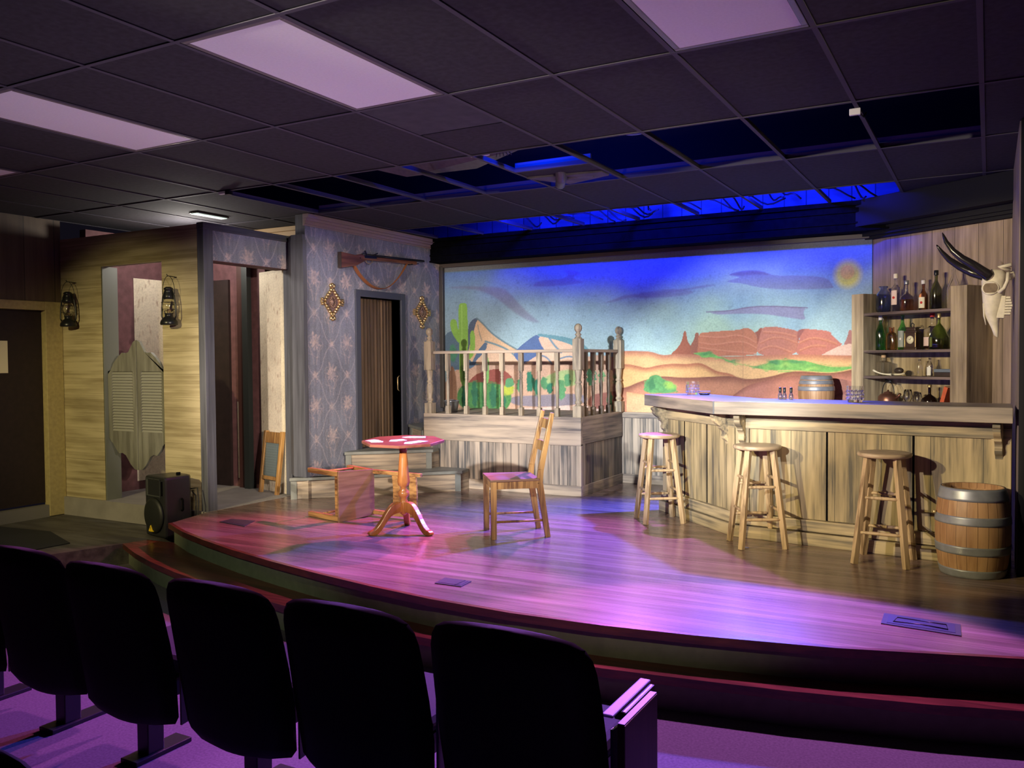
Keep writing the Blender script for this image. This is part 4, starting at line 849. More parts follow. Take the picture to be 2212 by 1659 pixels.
# ------------------------------------------------------------------ wall decorations
def wall_cross(loc, label):
    c = thing('wall_cross', label, 'wall ornament', loc, 0, None)
    k = MB()
    def tear(ay, az, r, ln):  # teardrop petal pointing outward in direction (ay,az)
        L_ = math.hypot(ay, az) + 1e-9; uy, uz = ay / L_, az / L_
        pt = [(0.012, ay - uy * ln * .5 + uy * ln * i / 5, az - uz * ln * .5 + uz * ln * i / 5) for i in range(6)]
        k.tube(pt, lambda s_: r * 1.25 * (0.35 + 0.65 * math.sin(0.3 + s_ * 2.2)), 8)
    W2, H2 = 0.148, 0.165
    for sgn in (-1, 1):
        for dy in (-0.022, 0, 0.022): tear(dy, sgn * (H2 - (0.01 if dy else 0)), 0.014, 0.04); tear(sgn * (W2 - (0.008 if dy else 0)), dy, 0.013, 0.038)
        tear(0, sgn * (H2 - 0.035), 0.012, 0.03)
    for i in range(5):
        f_ = (i + 0.7) / 5.4
        for sy in (-1, 1):
            for sz in (-1, 1): tear(sy * W2 * 0.82 * f_, sz * H2 * 0.80 * (1 - f_), 0.016, 0.034)
    k.build('petals', M['gold'], c)
    MB().prism([(0, -0.13), (0.105, 0), (0, 0.12), (-0.105, 0)], 0.002, 0.012, M=basis((0, 0, 0), (0, 1, 0), (0, 0, 1), (1, 0, 0))).build('backplate', M['gold_dark'], c)
    m_ = MB()
    for i in range(16):
        a = 2 * PI * i / 16; m_.ball((0.018, 0.035 * math.cos(a), 0.05 * math.sin(a)), 0.009, seg=8)
    m_.lathe([(0.028, 0), (0.026, 0.008), (0.001, 0.012)], (0, 0, 0), 16, M=basis((0.012, 0, 0), (0, 1, 0), (0, 0, 1), (1, 0, 0)), sy=1.5)
    m_.build('medallion', M['gold_dark'], c)
    return c
wall_cross((LX + 0.003, 6.56, 1.885), 'gold ornate diamond wall cross to the left of the folding door')
wall_cross((LX + 0.003, 8.085, 1.85), 'gold ornate diamond wall cross to the right of the folding door')
# rifle
g = thing('rifle', 'old long rifle with leather sling hung on the blue wallpaper', 'rifle', (LX + 0.035, 7.35, 2.35))
def G(y, z, x=0.0): return (x, y - 7.35, z - 2.35)
st = MB().add([G(6.655, 2.385, -0.02), G(6.655, 2.225, -0.02), G(6.90, 2.27, -0.018), G(7.05, 2.335, -0.014), G(7.12, 2.365, -0.014), G(6.98, 2.395, -0.014), G(6.88, 2.375, -0.018)] + [G(6.655, 2.385, 0.02), G(6.655, 2.225, 0.02), G(6.90, 2.27, 0.018), G(7.05, 2.335, 0.014), G(7.12, 2.365, 0.014), G(6.98, 2.395, 0.014), G(6.88, 2.375, 0.018)],
    [(0, 1, 2, 3, 4, 5, 6), (13, 12, 11, 10, 9, 8, 7)] + [(i, i + 7, (i + 1) % 7 + 7, (i + 1) % 7) for i in range(7)])
st.beam(G(7.05, 2.36), G(7.95, 2.392), 0.028, 0.038)
st.build('stock', M['walnut'], g, bevel=0.006)
MB().beam(G(6.653, 2.228), G(6.653, 2.384), 0.042, 0.005).build('butt_plate', M['leather_dark'], g)
MB().tube([G(7.0, 2.392), G(8.10, 2.428)], 0.012, 10).tube([G(7.5, 2.372), G(8.0, 2.39)], 0.005, 6).build('barrel', M['gun_metal'], g)
MB().beam(G(7.02, 2.372), G(7.22, 2.382), 0.036, 0.03).beam(G(7.05, 2.39, 0.02), G(7.02, 2.43, 0.02), 0.01, 0.018).beam(G(7.16, 2.40, 0.02), G(7.23, 2.425, 0.02), 0.01, 0.012).build('lock', M['gun_metal'], g, bevel=0.002)
MB().tube([G(7.05, 2.35), G(7.07, 2.315), G(7.12, 2.308), G(7.16, 2.325), G(7.17, 2.36)], 0.005, 6).build('trigger_guard', M['foil'], g)
spn = [(6.86, 2.28), (6.90, 2.235), (6.97, 2.17), (7.08, 2.105), (7.18, 2.07), (7.28, 2.06), (7.40, 2.075), (7.50, 2.12), (7.60, 2.19), (7.68, 2.26), (7.74, 2.33), (7.78, 2.375)]
spn = [tuple(p) for p in chaikin(spn, False, 2)]
MB().strip([G(y, z, -0.004) for y, z in spn], (0.004, 0, 0.0), (0.018, 0, 0.006), 0).tube([G(y, z, 0.0) for y, z in spn], 0.012, 8, flat=0.4).build('sling', M['leather'], g)
for y in (6.95, 7.85): MB().beam((-0.035, y - 7.35, 0.0 if y < 7 else 0.02), (0.02, y - 7.35, 0.0 if y < 7 else 0.02), 0.012).build('wall_hook', M['black_metal'], g)

# lanterns
def lantern(loc, label, lean):
    l_ = thing('lantern', label, 'lantern', mat=Matrix.Translation(loc) @ rz(lean) @ Matrix.Scale(1.13, 4)); l_.matrix_world = l_.matrix_basis
    MB().lathe([(0.062, 0), (0.066, 0.012), (0.062, 0.03), (0.045, 0.055), (0.03, 0.065), (0.030, 0.085), (0.038, 0.09), (0.02, 0.095)], (0, 0, 0), 20).build('fuel_base', M['black_metal'], l_)
    MB().lathe([(0.030, 0.09), (0.046, 0.12), (0.05, 0.15), (0.042, 0.185), (0.032, 0.20)], (0, 0, 0), 20).build('globe', M['g_clear'], l_)
    MB().lathe([(0.036, 0.20), (0.044, 0.205), (0.042, 0.225), (0.034, 0.25), (0.028, 0.27), (0.036, 0.275), (0.034, 0.285), (0.02, 0.295)], (0, 0, 0), 20).build('chimney_cap', M['black_metal'], l_)
    fr_ = MB()
    for s_ in (-1, 1): fr_.tube([(s_ * 0.05, 0, 0.03), (s_ * 0.066, 0, 0.07), (s_ * 0.062, 0, 0.16), (s_ * 0.052, 0, 0.225), (s_ * 0.03, 0, 0.27)], 0.006, 8)
    for z in (0.12, 0.175): fr_.tube([(0.054 * math.cos(a), 0.054 * math.sin(a), z) for a in [2 * PI * i / 18 for i in range(18)]], 0.0018, 5, closed=True)
    fr_.build('side_tubes', M['black_metal'], l_)
    MB().lathe([(0.012, 0.085), (0.012, 0.12), (0.004, 0.125)], (0, 0, 0), 12).build('burner', M['foil'], l_)
    MB().tube([(0.058 * math.cos(a), 0, 0.24 + 0.14 * math.sin(a)) for a in [PI * i / 14 for i in range(15)]], 0.0022, 6).build('bail', M['black_metal'], l_)
    return l_
lantern((-6.30, FY - 0.09, 1.635), 'black hurricane lantern on the clapboard right of the swing doors', 0.2)
lantern((-7.71, FY - 0.09, 1.655), 'black hurricane lantern on the clapboard left of the swing doors, beside the side door', 0.5)
for x, z in ((-6.30, 2.06), (-7.71, 2.08)):
    tag(MB().tube([(x, FY, z), (x, FY - 0.10, z + 0.005), (x, FY - 0.105, z + 0.02)], 0.004, 6).build('wall_hook', M['black_metal']), 'small black hook holding the %s lantern' % ('right' if x > -7 else 'left'), 'hook')

# batwing doors
batw = wood('grey green batwing paint', (0.25, 0.245, 0.205), (0.14, 0.135, 0.11), 'Z', 20, 2, rough=0.5, blot=0.4)
def batwing(xi, xo, label):
    """xi = meeting edge, xo = hinge edge"""
    b_ = thing('swing_door', label, 'swing door', (xo, FY + 0.045, 0.0)); s_ = 1 if xo > xi else -1; wd = abs(xo - xi)
    top = [(0, 1.515), (0.10, 1.50), (0.18, 1.455), (0.27, 1.405), (0.40, 1.395), (0.50, 1.40), (0.64, 1.36), (0.78, 1.31), (0.9, 1.24), (1, 1.20)]
    bot = [(1, 0.60), (0.93, 0.565), (0.86, 0.545), (0.78, 0.50), (0.66, 0.455), (0.54, 0.46), (0.42, 0.44), (0.26, 0.36), (0.12, 0.315), (0, 0.31)]
    def q(u, z): return (xi + s_ * u * wd - xo, z)
    FM = basis((0, 0, 0), (1, 0, 0), (0, 0, 1), (0, -1, 0))
    wz0, wz1, wu0, wu1 = 0.665, 1.225, 0.13, 0.87
    MB().prism([q(*p) for p in top] + [q(1, wz1), q(0, wz1)], -0.014, 0.014, M=FM).build('top_panel', batw, b_)
    MB().prism([q(0, wz0), q(1, wz0)] + [q(*p) for p in bot], -0.014, 0.014, M=FM).build('bottom_panel', batw, b_)
    MB().prism([q(0, wz0), q(wu0, wz0), q(wu0, wz1), q(0, wz1)], -0.014, 0.014, M=FM).build('stile', batw, b_)
    MB().prism([q(wu1, wz0), q(1, wz0), q(1, wz1), q(wu1, wz1)], -0.014, 0.014, M=FM).build('stile', batw, b_)
    lv = MB(); n = 21
    a0 = q(wu0 - 0.02, 0)[0]; a1 = q(wu1 + 0.02, 0)[0]
    for i in range(n):
        z = wz0 + (i + 0.5) * (wz1 - wz0) / n
        R = Matrix.Translation((0, 0, z)) @ Matrix.Rotation(math.radians(52), 4, 'X')
        lv.box(min(a0, a1), max(a0, a1), -0.018, 0.018, -0.003, 0.003, M=R)
    lv.build('louvres', plain('pale louvre paint', (0.30, 0.295, 0.25), 0.5), b_)
    for z in (0.75, 1.15): MB().tube([(0, 0.02, z - 0.03), (0, 0.02, z + 0.03)], 0.008, 8).build('hinge', M['black_metal'], b_)
    return b_
batwing(-6.905, -7.31, 'left leaf of the grey louvred batwing saloon doors')
batwing(-6.895, -6.512, 'right leaf of the grey louvred batwing saloon doors')

# washboard leaning in the passage
wbm = basis((-6.235, 6.27, 0.0), Vector((0.968, -0.25, 0)), Vector((0.25, 0.968, 0.0)), (0, 0, 1)) @ Matrix.Rotation(math.radians(-7), 4, 'X')
wbd = thing('washboard', 'old wooden washboard with a ribbed metal panel leaning on the cream wall', 'washboard', mat=wbm)
wbd.matrix_world = wbm
wd2 = 0.168
for s_ in (-1, 1): MB().cb((s_ * (wd2 - 0.018), 0, 0.31), (0.036, 0.04, 0.62)).build('leg', M['honey'], wbd, bevel=0.004)
MB().cb((0, 0, 0.555), (2 * wd2 - 0.072, 0.028, 0.11)).build('head_board', M['honey'], wbd, bevel=0.003)
MB().cb((0, 0, 0.155), (2 * wd2 - 0.072, 0.034, 0.035)).build('crossbar', M['honey'], wbd, bevel=0.003)
rb = MB()
for i in range(26): rb.cb((0, 0, 0.18 + i * 0.0125), (2 * wd2 - 0.074, 0.012 if i % 2 else 0.006, 0.0125))
rb.build('scrub_panel', M['galv_board'], wbd)
# loudspeaker
ls = thing('loudspeaker', 'black powered loudspeaker with a yellow warning triangle by the stage corner', 'loudspeaker', (-6.16, 5.03, -0.172), math.radians(-10))
pl = [(-0.165, -0.135), (0.165, -0.135), (0.15, 0.10), (0.10, 0.14), (-0.10, 0.14), (-0.15, 0.10)]
MB().prism(pl, 0.0, 0.515).build('cabinet', M['plastic'], ls, bevel=0.022)
wf = MB().lathe([(0.150, 0), (0.148, 0.018), (0.12, 0.030), (0.001, 0.036)], (0, 0, 0), 32, M=basis((0, -0.135, 0.185), (1, 0, 0), (0, 0, 1), (0, -1, 0)))
wf.build('woofer_grille', M['mesh_grille'], ls)
hn = MB().add([(-0.12, -0.142, 0.49), (0.10, -0.142, 0.49), (0.10, -0.142, 0.345), (-0.12, -0.142, 0.345), (-0.05, -0.10, 0.44), (0.03, -0.10, 0.44), (0.03, -0.10, 0.39), (-0.05, -0.10, 0.39)], [(0, 4, 5, 1), (1, 5, 6, 2), (2, 6, 7, 3), (3, 7, 4, 0), (4, 7, 6, 5)])
hn.box(-0.125, -0.12, -0.147, -0.138, 0.34, 0.495).box(0.10, 0.105, -0.147, -0.138, 0.34, 0.495).box(-0.125, 0.105, -0.147, -0.138, 0.49, 0.495)
hn.build('horn', plain('grey horn flare', (0.05, 0.055, 0.055), 0.35), ls)
MB().box(0.125, 0.132, -0.146, -0.136, 0.36, 0.48).build('port', M['black'], ls)
MB().tube([(0.162, 0.02, 0.22), (0.178, 0.02, 0.23), (0.178, 0.02, 0.31), (0.162, 0.02, 0.32)], 0.010, 8).build('side_handle', M['black'], ls)
MB().lathe([(0.018, 0), (0.018, 0.02)], (0.06, 0.05, 0.515), 12).build('pole_socket', M['black'], ls)
TM = basis((-0.01, -0.170, 0.075), (1, 0, 0), (0, 0, 1), (0, -1, 0))
wt = MB().prism([(-0.030, -0.024), (0.030, -0.024), (0.0, 0.030)], -0.012, 0.003, M=TM).build('warning_sticker', M['yellow'], ls)
MB().prism([(-0.0025, -0.005), (0.0025, -0.005), (0.0035, 0.013), (-0.0035, 0.013)], 0.003, 0.0045, M=TM).prism([(-0.003, -0.015), (0.003, -0.015), (0.003, -0.009), (-0.003, -0.009)], 0.003, 0.0045, M=TM).build('exclamation_mark', M['dark_ink'], wt)
tag(MB().tube([(-6.06, 5.17, 0.21), (-6.00, 5.19, 0.22), (-5.965, 5.17, 0.10), (-5.97, 5.16, -0.05), (-6.0, 5.10, -0.165), (-6.08, 5.18, -0.168)], 0.006, 8).tube([(-6.05, 5.175, 0.19), (-6.015, 5.185, 0.15), (-6.0, 5.17, 0.0), (-6.03, 5.14, -0.12), (-6.06, 5.18, -0.168)], 0.006, 8).build('speaker_cable', M['cable']), 'black cables hanging behind the loudspeaker', 'cable')
# ------------------------------------------------------------------ chair, overturned chair
def chair(name, label, mat, grp):
    c = thing(name, label, 'chair', mat=mat, group=grp); c.matrix_world = mat
    MB().prism([(-0.192, -0.172), (0.192, -0.172), (0.208, 0.195), (-0.208, 0.195)], 0.420, 0.438).build('seat', M['seat_wood'], c, bevel=0.004)
    for s in (-1, 1):
        MB().beam((s * 0.185, 0.170, 0.0), (s * 0.182, 0.168, 0.42), 0.038, 0.040, w1=0.042, h1=0.042).build('leg', M['honey'], c, bevel=0.002)
        rl = MB().beam((s * 0.17, -0.235, 0.0), (s * 0.17, -0.175, 0.40), 0.032, 0.038, w1=0.034, h1=0.048).beam((s * 0.17, -0.175, 0.40), (s * 0.17, -0.185, 0.50), 0.032, 0.044, w1=0.032, h1=0.042).beam((s * 0.17, -0.185, 0.50), (s * 0.168, -0.275, 0.915), 0.032, 0.042, w1=0.028, h1=0.030)
        rl.build('leg', M['honey'], c, bevel=0.002)
        MB().tube([(s * 0.172, -0.225, 0.125), (s * 0.178, 0.16, 0.125)], 0.009, 8).build('stretcher', M['honey'], c)
    MB().box(-0.165, 0.165, 0.158, 0.178, 0.365, 0.42).build('apron', M['honey'], c)
    MB().box(-0.16, 0.16, -0.18, -0.16, 0.365, 0.42).build('apron', M['honey'], c)
    for s in (-1, 1): MB().box(s * 0.175 - 0.01, s * 0.175 + 0.01, -0.16, 0.155, 0.365, 0.42).build('apron', M['honey'], c)
    for z0, z1, y0, y1 in ((0.625, 0.695, -0.213, -0.228), (0.790, 0.860, -0.249, -0.264)):
        sl = MB()
        for i in range(6):
            xa = -0.156 + i * 0.052; xb = xa + 0.052
            ca = 0.012 * (1 - (xa / 0.156) ** 2); cb2 = 0.012 * (1 - (xb / 0.156) ** 2)
            sl.add([(xa, y0 - 0.007 - ca, z0), (xb, y0 - 0.007 - cb2, z0), (xb, y1 - 0.007 - cb2, z1), (xa, y1 - 0.007 - ca, z1), (xa, y0 + 0.007 - ca, z0), (xb, y0 + 0.007 - cb2, z0), (xb, y1 + 0.007 - cb2, z1), (xa, y1 + 0.007 - ca, z1)],
                   [(0, 1, 2, 3), (7, 6, 5, 4), (3, 2, 6, 7), (4, 5, 1, 0)] + ([(0, 3, 7, 4)] if i == 0 else []) + ([(1, 5, 6, 2)] if i == 5 else []))
        sl.build('back_slat', M['honey'], c)
    return c
fd = Vector((-0.78, -0.63, 0)).normalized(); xd = Vector((fd.y, -fd.x, 0))
chair('chair', 'upright honey pine chair standing right of the pedestal table', basis((-3.13, 5.64, 0), xd, fd, (0, 0, 1)), 'pine chairs on the stage')
Fv = Vector((-0.233, -0.972, 0)).normalized(); Uv = Vector((0.972, -0.233, 0)).normalized(); Xv = Fv.cross(Uv)
loc = Vector((-4.565, 5.59, 0.206)) - Uv * 0.43
chair('chair', 'overturned honey pine chair lying on its side left of the table', basis(loc, Xv, Fv, Uv), 'pine chairs on the stage')

# ------------------------------------------------------------------ pedestal table and cards
TX, TY = -3.915, 5.345
TZ = 0.700
t_ = thing('pedestal_table', 'orange cherry tripod pedestal table with an octagonal top', 'table', (TX, TY, 0))
oc = [(0.315 * math.cos(math.radians(22.5 + 45 * k + 8)), 0.315 * math.sin(math.radians(22.5 + 45 * k + 8))) for k in range(8)]
tilt = Matrix.Translation((0, 0, TZ - 0.022)) @ Matrix.Rotation(math.radians(2.2), 4, Vector((0.875, 0.484, 0)))
MB().prism(oc, 0.0, 0.022, M=tilt).build('tabletop', M['cherry_top'], t_, bevel=0.004)
MB().lathe([(0.05, 0.668), (0.05, 0.655), (0.034, 0.635), (0.028, 0.61), (0.033, 0.56), (0.042, 0.44), (0.048, 0.385), (0.042, 0.355), (0.022, 0.342), (0.026, 0.335), (0.022, 0.328), (0.042, 0.305), (0.045, 0.29), (0.038, 0.27), (0.023, 0.258), (0.028, 0.25), (0.026, 0.245), (0.030, 0.235), (0.030, 0.14), (0.012, 0.125)][::-1], (0, 0, 0), 24).build('column', M['cherry'], t_)
MB().box(-0.12, 0.12, -0.03, 0.03, 0.655, 0.676).build('top_cleat', M['cherry'], t_)
for a in (243, -10, 120):
    a = math.radians(a); D = Vector((math.cos(a), math.sin(a), 0)); S = Vector((-D.y, D.x, 0))
    prof = [(0.02, 0.225), (0.06, 0.235), (0.11, 0.215), (0.155, 0.165), (0.20, 0.095), (0.245, 0.045), (0.29, 0.030), (0.300, 0.012), (0.285, 0.0), (0.235, 0.0), (0.195, 0.03), (0.15, 0.09), (0.11, 0.135), (0.06, 0.15), (0.02, 0.145)]
    prof = [tuple(p) for p in chaikin(prof, True, 1)]
    LM = basis((0, 0, 0), D, (0, 0, 1), -S)
    MB().prism(prof, -0.023, 0.023, M=LM).build('leg', M['cherry'], t_, bevel=0.006)
# the playing cards, fanned in four hands and a few loose ones
card0 = None; ci = 0
def cardat(x, y, a, lift, label):
    global card0
    Mx = Matrix.Translation((TX, TY, 0)) @ tilt @ Matrix.Translation((x, y, 0.0225 + lift)) @ Matrix.Rotation(a, 4, 'Z')
    if card0 is None:
        card0 = MB().box(-0.031, 0.031, -0.044, 0.044, 0, 0.0006).build('playing_card', M['card']); o = card0
    else: o = card0.copy(); COL.objects.link(o)
    o.matrix_world = Mx; tag(o, label, 'playing card', 'playing cards on the pedestal table')
for hx, hy, ang, n, lb in ((-0.17, -0.14, 2.7, 4, 'white playing card in the fan nearest the overturned chair'), (0.16, -0.05, 1.2, 5, 'white playing card in the fan at the right of the tabletop'), (0.0, 0.18, 0.2, 5, 'white playing card in the fan at the back of the tabletop'), (-0.02, -0.02, 0.9, 3, 'loose white playing card at the middle of the tabletop')):
    for k in range(n):
        a = ang + (k - n / 2) * 0.26
        cardat(hx + 0.028 * (k - n / 2) * math.cos(ang), hy + 0.028 * (k - n / 2) * math.sin(ang), a, 0.0007 * k, lb)

# ------------------------------------------------------------------ bar stools
def stool(parent_label, loc, rot, proto=None):
    if proto is None:
        s = thing('bar_stool', parent_label, 'bar stool', loc, rot, 'round topped bar stools')
        MB().lathe([(0.150, 0.672), (0.160, 0.678), (0.164, 0.688), (0.160, 0.699), (0.150, 0.702), (0.001, 0.700)], (0, 0, 0), 40).build('seat', M['stool_top'], s)
        for sx in (-1, 1):
            for sy in (-1, 1):
                MB().beam((sx * 0.152, sy * 0.152, 0), (sx * 0.085, sy * 0.085, 0.675), 0.034, 0.034, w1=0.036, h1=0.036, up=(sx, sy, 0)).build('leg', M['stool'], s, bevel=0.002)
        def at(z): return 0.152 - 0.067 * z / 0.675
        for z, ax in ((0.42, 0), (0.20, 0), (0.475, 1), (0.255, 1)):
            d = at(z)
            for sg in (-1, 1):
                p, q = ((-d, sg * d, z), (d, sg * d, z)) if ax == 0 else ((sg * d, -d, z), (sg * d, d, z))
                MB().tube([Vector(p).lerp(Vector(q), i / 6) for i in range(7)], lambda u: 0.0095 + 0.002 * math.sin(PI * u), 10).build('rung', M['stool'], s)
        return s
    c = copy_tree(proto); c.location = loc; c.rotation_euler = (0, 0, rot); c['label'] = parent_label
    return c
s0 = stool('bar stool at the left end of the bar, the farthest of the three', (-2.32, 6.625, 0), math.radians(34.5))
stool('bar stool standing at the bend of the bar, middle of the three', (-1.413, 6.07, 0), math.radians(29.5), s0)
stool('bar stool next to the big barrel, rightmost of the three', (-0.58, 5.93, 0), math.radians(-3.4), s0)

# ------------------------------------------------------------------ the bar
bar = thing('bar_counter', 'weathered timber bar bending round to the left with corbels under its top', 'bar counter', (-1.2, 6.5, 0))
L0, Cn, Rr_ = (-2.43, 7.10), (-1.616, 6.318), (0.125, 6.09)
CL, CC, CR = (-2.60, 7.045), (-1.733, 6.113), (0.125, 5.895)
BL, BC, BR = (-2.235, 7.385), (-1.493, 6.589), (0.125, 6.40)
MB().prism([L0, Cn, Rr_, (0.125, 6.30), (-1.53, 6.515), (-2.28, 7.24)], 0.0, 0.90).build('carcass', M['bar_wood'], bar, True)
def face(p, q): # local x along, local y into the bar, z up
    p = Vector((*p, 0)); q = Vector((*q, 0)); d = (q - p).normalized(); return basis(p, d, Vector((-d.y, d.x, 0)), (0, 0, 1)), (q - p).length
def fpart(name, mat, Mx, boxes, bevel=0.003):
    mb = MB()
    for b in boxes: mb.box(*b)
    o = mb.build(name, mat, bar, bevel=bevel); o.matrix_parent_inverse = Matrix.Identity(4); o.matrix_local = bar.matrix_basis.inverted() @ Mx; return o
for (p, q), st, nm in (((Cn, Rr_), (0.0, 1.70), 'long'), ((L0, Cn), (0.0, 1.085), 'short')):
    Mx, Ln_ = face(p, q)
    fpart('panel', M['bar_wood'], Mx, [(0.0, Ln_, -0.012, 0.0, 0.18, 0.80)], 0)
    fpart('top_rail', M['bar_board'], Mx, [(0.0, Ln_, -0.028, 0, 0.795, 0.862), (0, Ln_, -0.02, 0, 0.862, 0.905)])
    fpart('skirting', M['bar_board'], Mx, [(-0.03, Ln_, -0.05, 0, 0.0, 0.088), (-0.02, Ln_, -0.034, 0, 0.095, 0.175)])
    sts = [(0.0, 0.10), (Ln_ - 0.11, Ln_)] if nm == 'long' else [(0.0, 0.07), (Ln_ - 0.09, Ln_)]
    for a, b in sts: fpart('stile', M['bar_wood'], Mx, [(a, b, -0.026, 0, 0.175, 0.80)])
    gs = (0.65, 1.20) if nm == 'long' else (0.36, 0.72)
    gr_ = [(g - 0.007, g + 0.007, -0.0135, -0.011, 0.18, 0.795) for g in gs]
    fpart('panel_joint', M['black'], Mx, gr_, 0)
def corbel(p, q, s):
    Mx, _ = face(p, q)
    pr = [(0.0, 0.90), (0.155, 0.90), (0.155, 0.872), (0.14, 0.865), (0.145, 0.845), (0.12, 0.82), (0.085, 0.80), (0.088, 0.785), (0.06, 0.77), (0.055, 0.745), (0.065, 0.73), (0.055, 0.705), (0.03, 0.69), (0.025, 0.665), (0.0, 0.655)]
    mb = MB().prism([tuple(v) for v in chaikin(pr, True, 1)], s - 0.022, s + 0.022, M=basis((0, -0.0, 0), (0, -1, 0), (0, 0, 1), (1, 0, 0)) if False else Matrix(((0, 0, 1, 0), (-1, 0, 0, 0), (0, 1, 0, 0), (0, 0, 0, 1))))
    mb.tube([(s - 0.024, -0.06, 0.84), (s + 0.024, -0.06, 0.84)], 0.022, 12).tube([(s - 0.024, -0.035, 0.73), (s + 0.024, -0.035, 0.73)], 0.014, 12)
    o = mb.build('corbel', M['bar_board'], bar, bevel=0.003); o.matrix_local = bar.matrix_basis.inverted() @ Mx
corbel(Cn, Rr_, 0.055); corbel(Cn, Rr_, 1.69); corbel(L0, Cn, 0.05); corbel(L0, Cn, 1.03)
MB().prism([CL, CC, CR, BR, BC, BL], 0.905, 1.0).build('countertop', M['bar_top'], bar, True, 0.004)
MB().prism([(CC[0] - 0.004, CC[1] - 0.003), (CC[0] + 0.006, CC[1] - 0.003), (CC[0] + 0.006, CC[1] + 0.01), (CC[0] - 0.004, CC[1] + 0.01)], 0.906, 0.999).build('corner_joint', M['slate'], bar, True)

# ------------------------------------------------------------------ barrels
def barrel(label, loc, r0, r1, h, hoops, open_top, name='barrel'):
    b_ = thing(name, label, 'barrel', loc)
    def R(z): return r0 + (r1 - r0) * math.sin(PI * min(max(z / h, 0), 1)) ** 0.8
    n = 24; body = MB()
    pr = [(R(h * i / 14), h * i / 14) for i in range(15)]
    if open_top: pr += [(r0 - 0.018, h), (r0 - 0.018, h - 0.03), (0.001, h - 0.03)]
    body.lathe([(p[0], p[1]) for p in pr], (0, 0, 0), 48).build('staves', barrel_m, b_)
    for z0, z1 in hoops:
        mb = MB(); nn = 5
        mb.lathe([(R(z0) - 0.004, z0)] + [(R(z0 + (z1 - z0) * i / nn) + 0.0035, z0 + (z1 - z0) * i / nn) for i in range(nn + 1)] + [(R(z1) - 0.004, z1)], (0, 0, 0), 48, caps=False)
        mb.build('hoop', M['hoop'], b_)
    return b_
def stave_mat():
    mt = wood('barrel oak staves', (0.46, 0.27, 0.14), (0.26, 0.13, 0.06), 'Z', 14, 1.4, rough=0.5, blot=0.7)
    nt = mt.node_tree; L = nt.links; b = nt.nodes['Principled BSDF']; src = b.inputs['Base Color'].links[0].from_socket
    tc = nt.nodes.new('ShaderNodeTexCoord'); sp = nt.nodes.new('ShaderNodeSeparateXYZ'); L.new(tc.outputs['Object'], sp.inputs[0])
    at = nt.nodes.new('ShaderNodeMath'); at.operation = 'ARCTAN2'; L.new(sp.outputs['Y'], at.inputs[0]); L.new(sp.outputs['X'], at.inputs[1])
    ml = nt.nodes.new('ShaderNodeMath'); ml.operation = 'MULTIPLY_ADD'; ml.inputs[1].default_value = 22 / (2 * PI); ml.inputs[2].default_value = 50; L.new(at.outputs[0], ml.inputs[0])
    fr = nt.nodes.new('ShaderNodeMath'); fr.operation = 'FRACT'; L.new(ml.outputs[0], fr.inputs[0])
    lt = nt.nodes.new('ShaderNodeMath'); lt.operation = 'LESS_THAN'; lt.inputs[1].default_value = 0.05; L.new(fr.outputs[0], lt.inputs[0])
    mc = nt.nodes.new('ShaderNodeMix'); mc.data_type = 'RGBA'; L.new(lt.outputs[0], mc.inputs[0]); L.new(src, mc.inputs[6]); mc.inputs[7].default_value = (0.12, 0.06, 0.03, 1)
    L.new(mc.outputs[2], b.inputs['Base Color']); return mt
barrel_m = stave_mat()
bb = barrel('big oak barrel standing on the stage in front of the right end of the bar', (-0.082, 5.862, 0), 0.172, 0.205, 0.525, ((0.455, 0.525), (0.315, 0.365), (0.14, 0.19), (0.0, 0.05)), True)
MB().lathe([(0.010, 0), (0.012, 0.012), (0.006, 0.018)], (0, 0, 0), 10, M=basis((-0.195, -0.055, 0.365), (0, 0, 1), (0, 1, 0), (-1, 0, 0))).build('bung', M['foil'], bb)
barrel('small oak keg with three bright hoops on the back counter before the mural', (-1.375, 8.19, 0.83), 0.125, 0.158, 0.31, ((0.275, 0.31), (0.235, 0.268), (0.175, 0.213), (0.0, 0.04)), False, 'keg')
bc_ = thing('back_counter', 'low timber back counter against the mural, behind the bar', 'counter', (-1.5, 8.2, 0))
MB().box(-2.1, -1.17, 8.0, 8.45, 0.80, 0.83).build('countertop', M['bar_top'], bc_, True)
MB().box(-2.06, -1.2, 8.04, 8.45, 0.0, 0.80).build('carcass', M['bar_wood'], bc_, True)

# ------------------------------------------------------------------ things on the bar
def tumbler(loc, label):
    t2 = thing('tumbler', label, 'glass', mat=Matrix.Translation(loc) @ Matrix.Scale(1.35, 4), group='cut glass tumblers on the bar top'); t2.matrix_world = t2.matrix_basis
    g_ = MB(); n = 16
    prof = [(0.034, 0.0), (0.038, 0.02), (0.040, 0.05), (0.041, 0.082), (0.037, 0.082), (0.035, 0.05), (0.033, 0.014), (0.001, 0.012)]
    vs = []; 
    g_.lathe(prof, (0, 0, 0), n, smooth=False)
    g_.build('glass', M['g_clear'], t2)
    d_ = MB()
    for i in range(12):
        for j in range(3):
            a = 2 * PI * (i + 0.5 * (j % 2)) / 12; d_.ball((0.0385 * math.cos(a), 0.0385 * math.sin(a), 0.018 + 0.018 * j), 0.006, seg=6)
    d_.build('cut_pattern', M['g_clear'], t2)
    return t2
tumbler((-2.19, 7.10, 1.0), 'cut glass tumbler near the left end of the bar top')
tumbler((-0.80, 6.27, 1.0), 'cut glass tumbler on the bar top in front of the shelf cabinet')
ash = thing('ashtray', 'small dark tray with a glass rim beside the left tumbler', 'ashtray', (-2.075, 7.06, 1.0))
MB().lathe([(0.035, 0), (0.05, 0.012), (0.046, 0.014), (0.03, 0.005), (0.001, 0.005)], (0, 0, 0), 20).build('tray', M['black_metal'], ash)
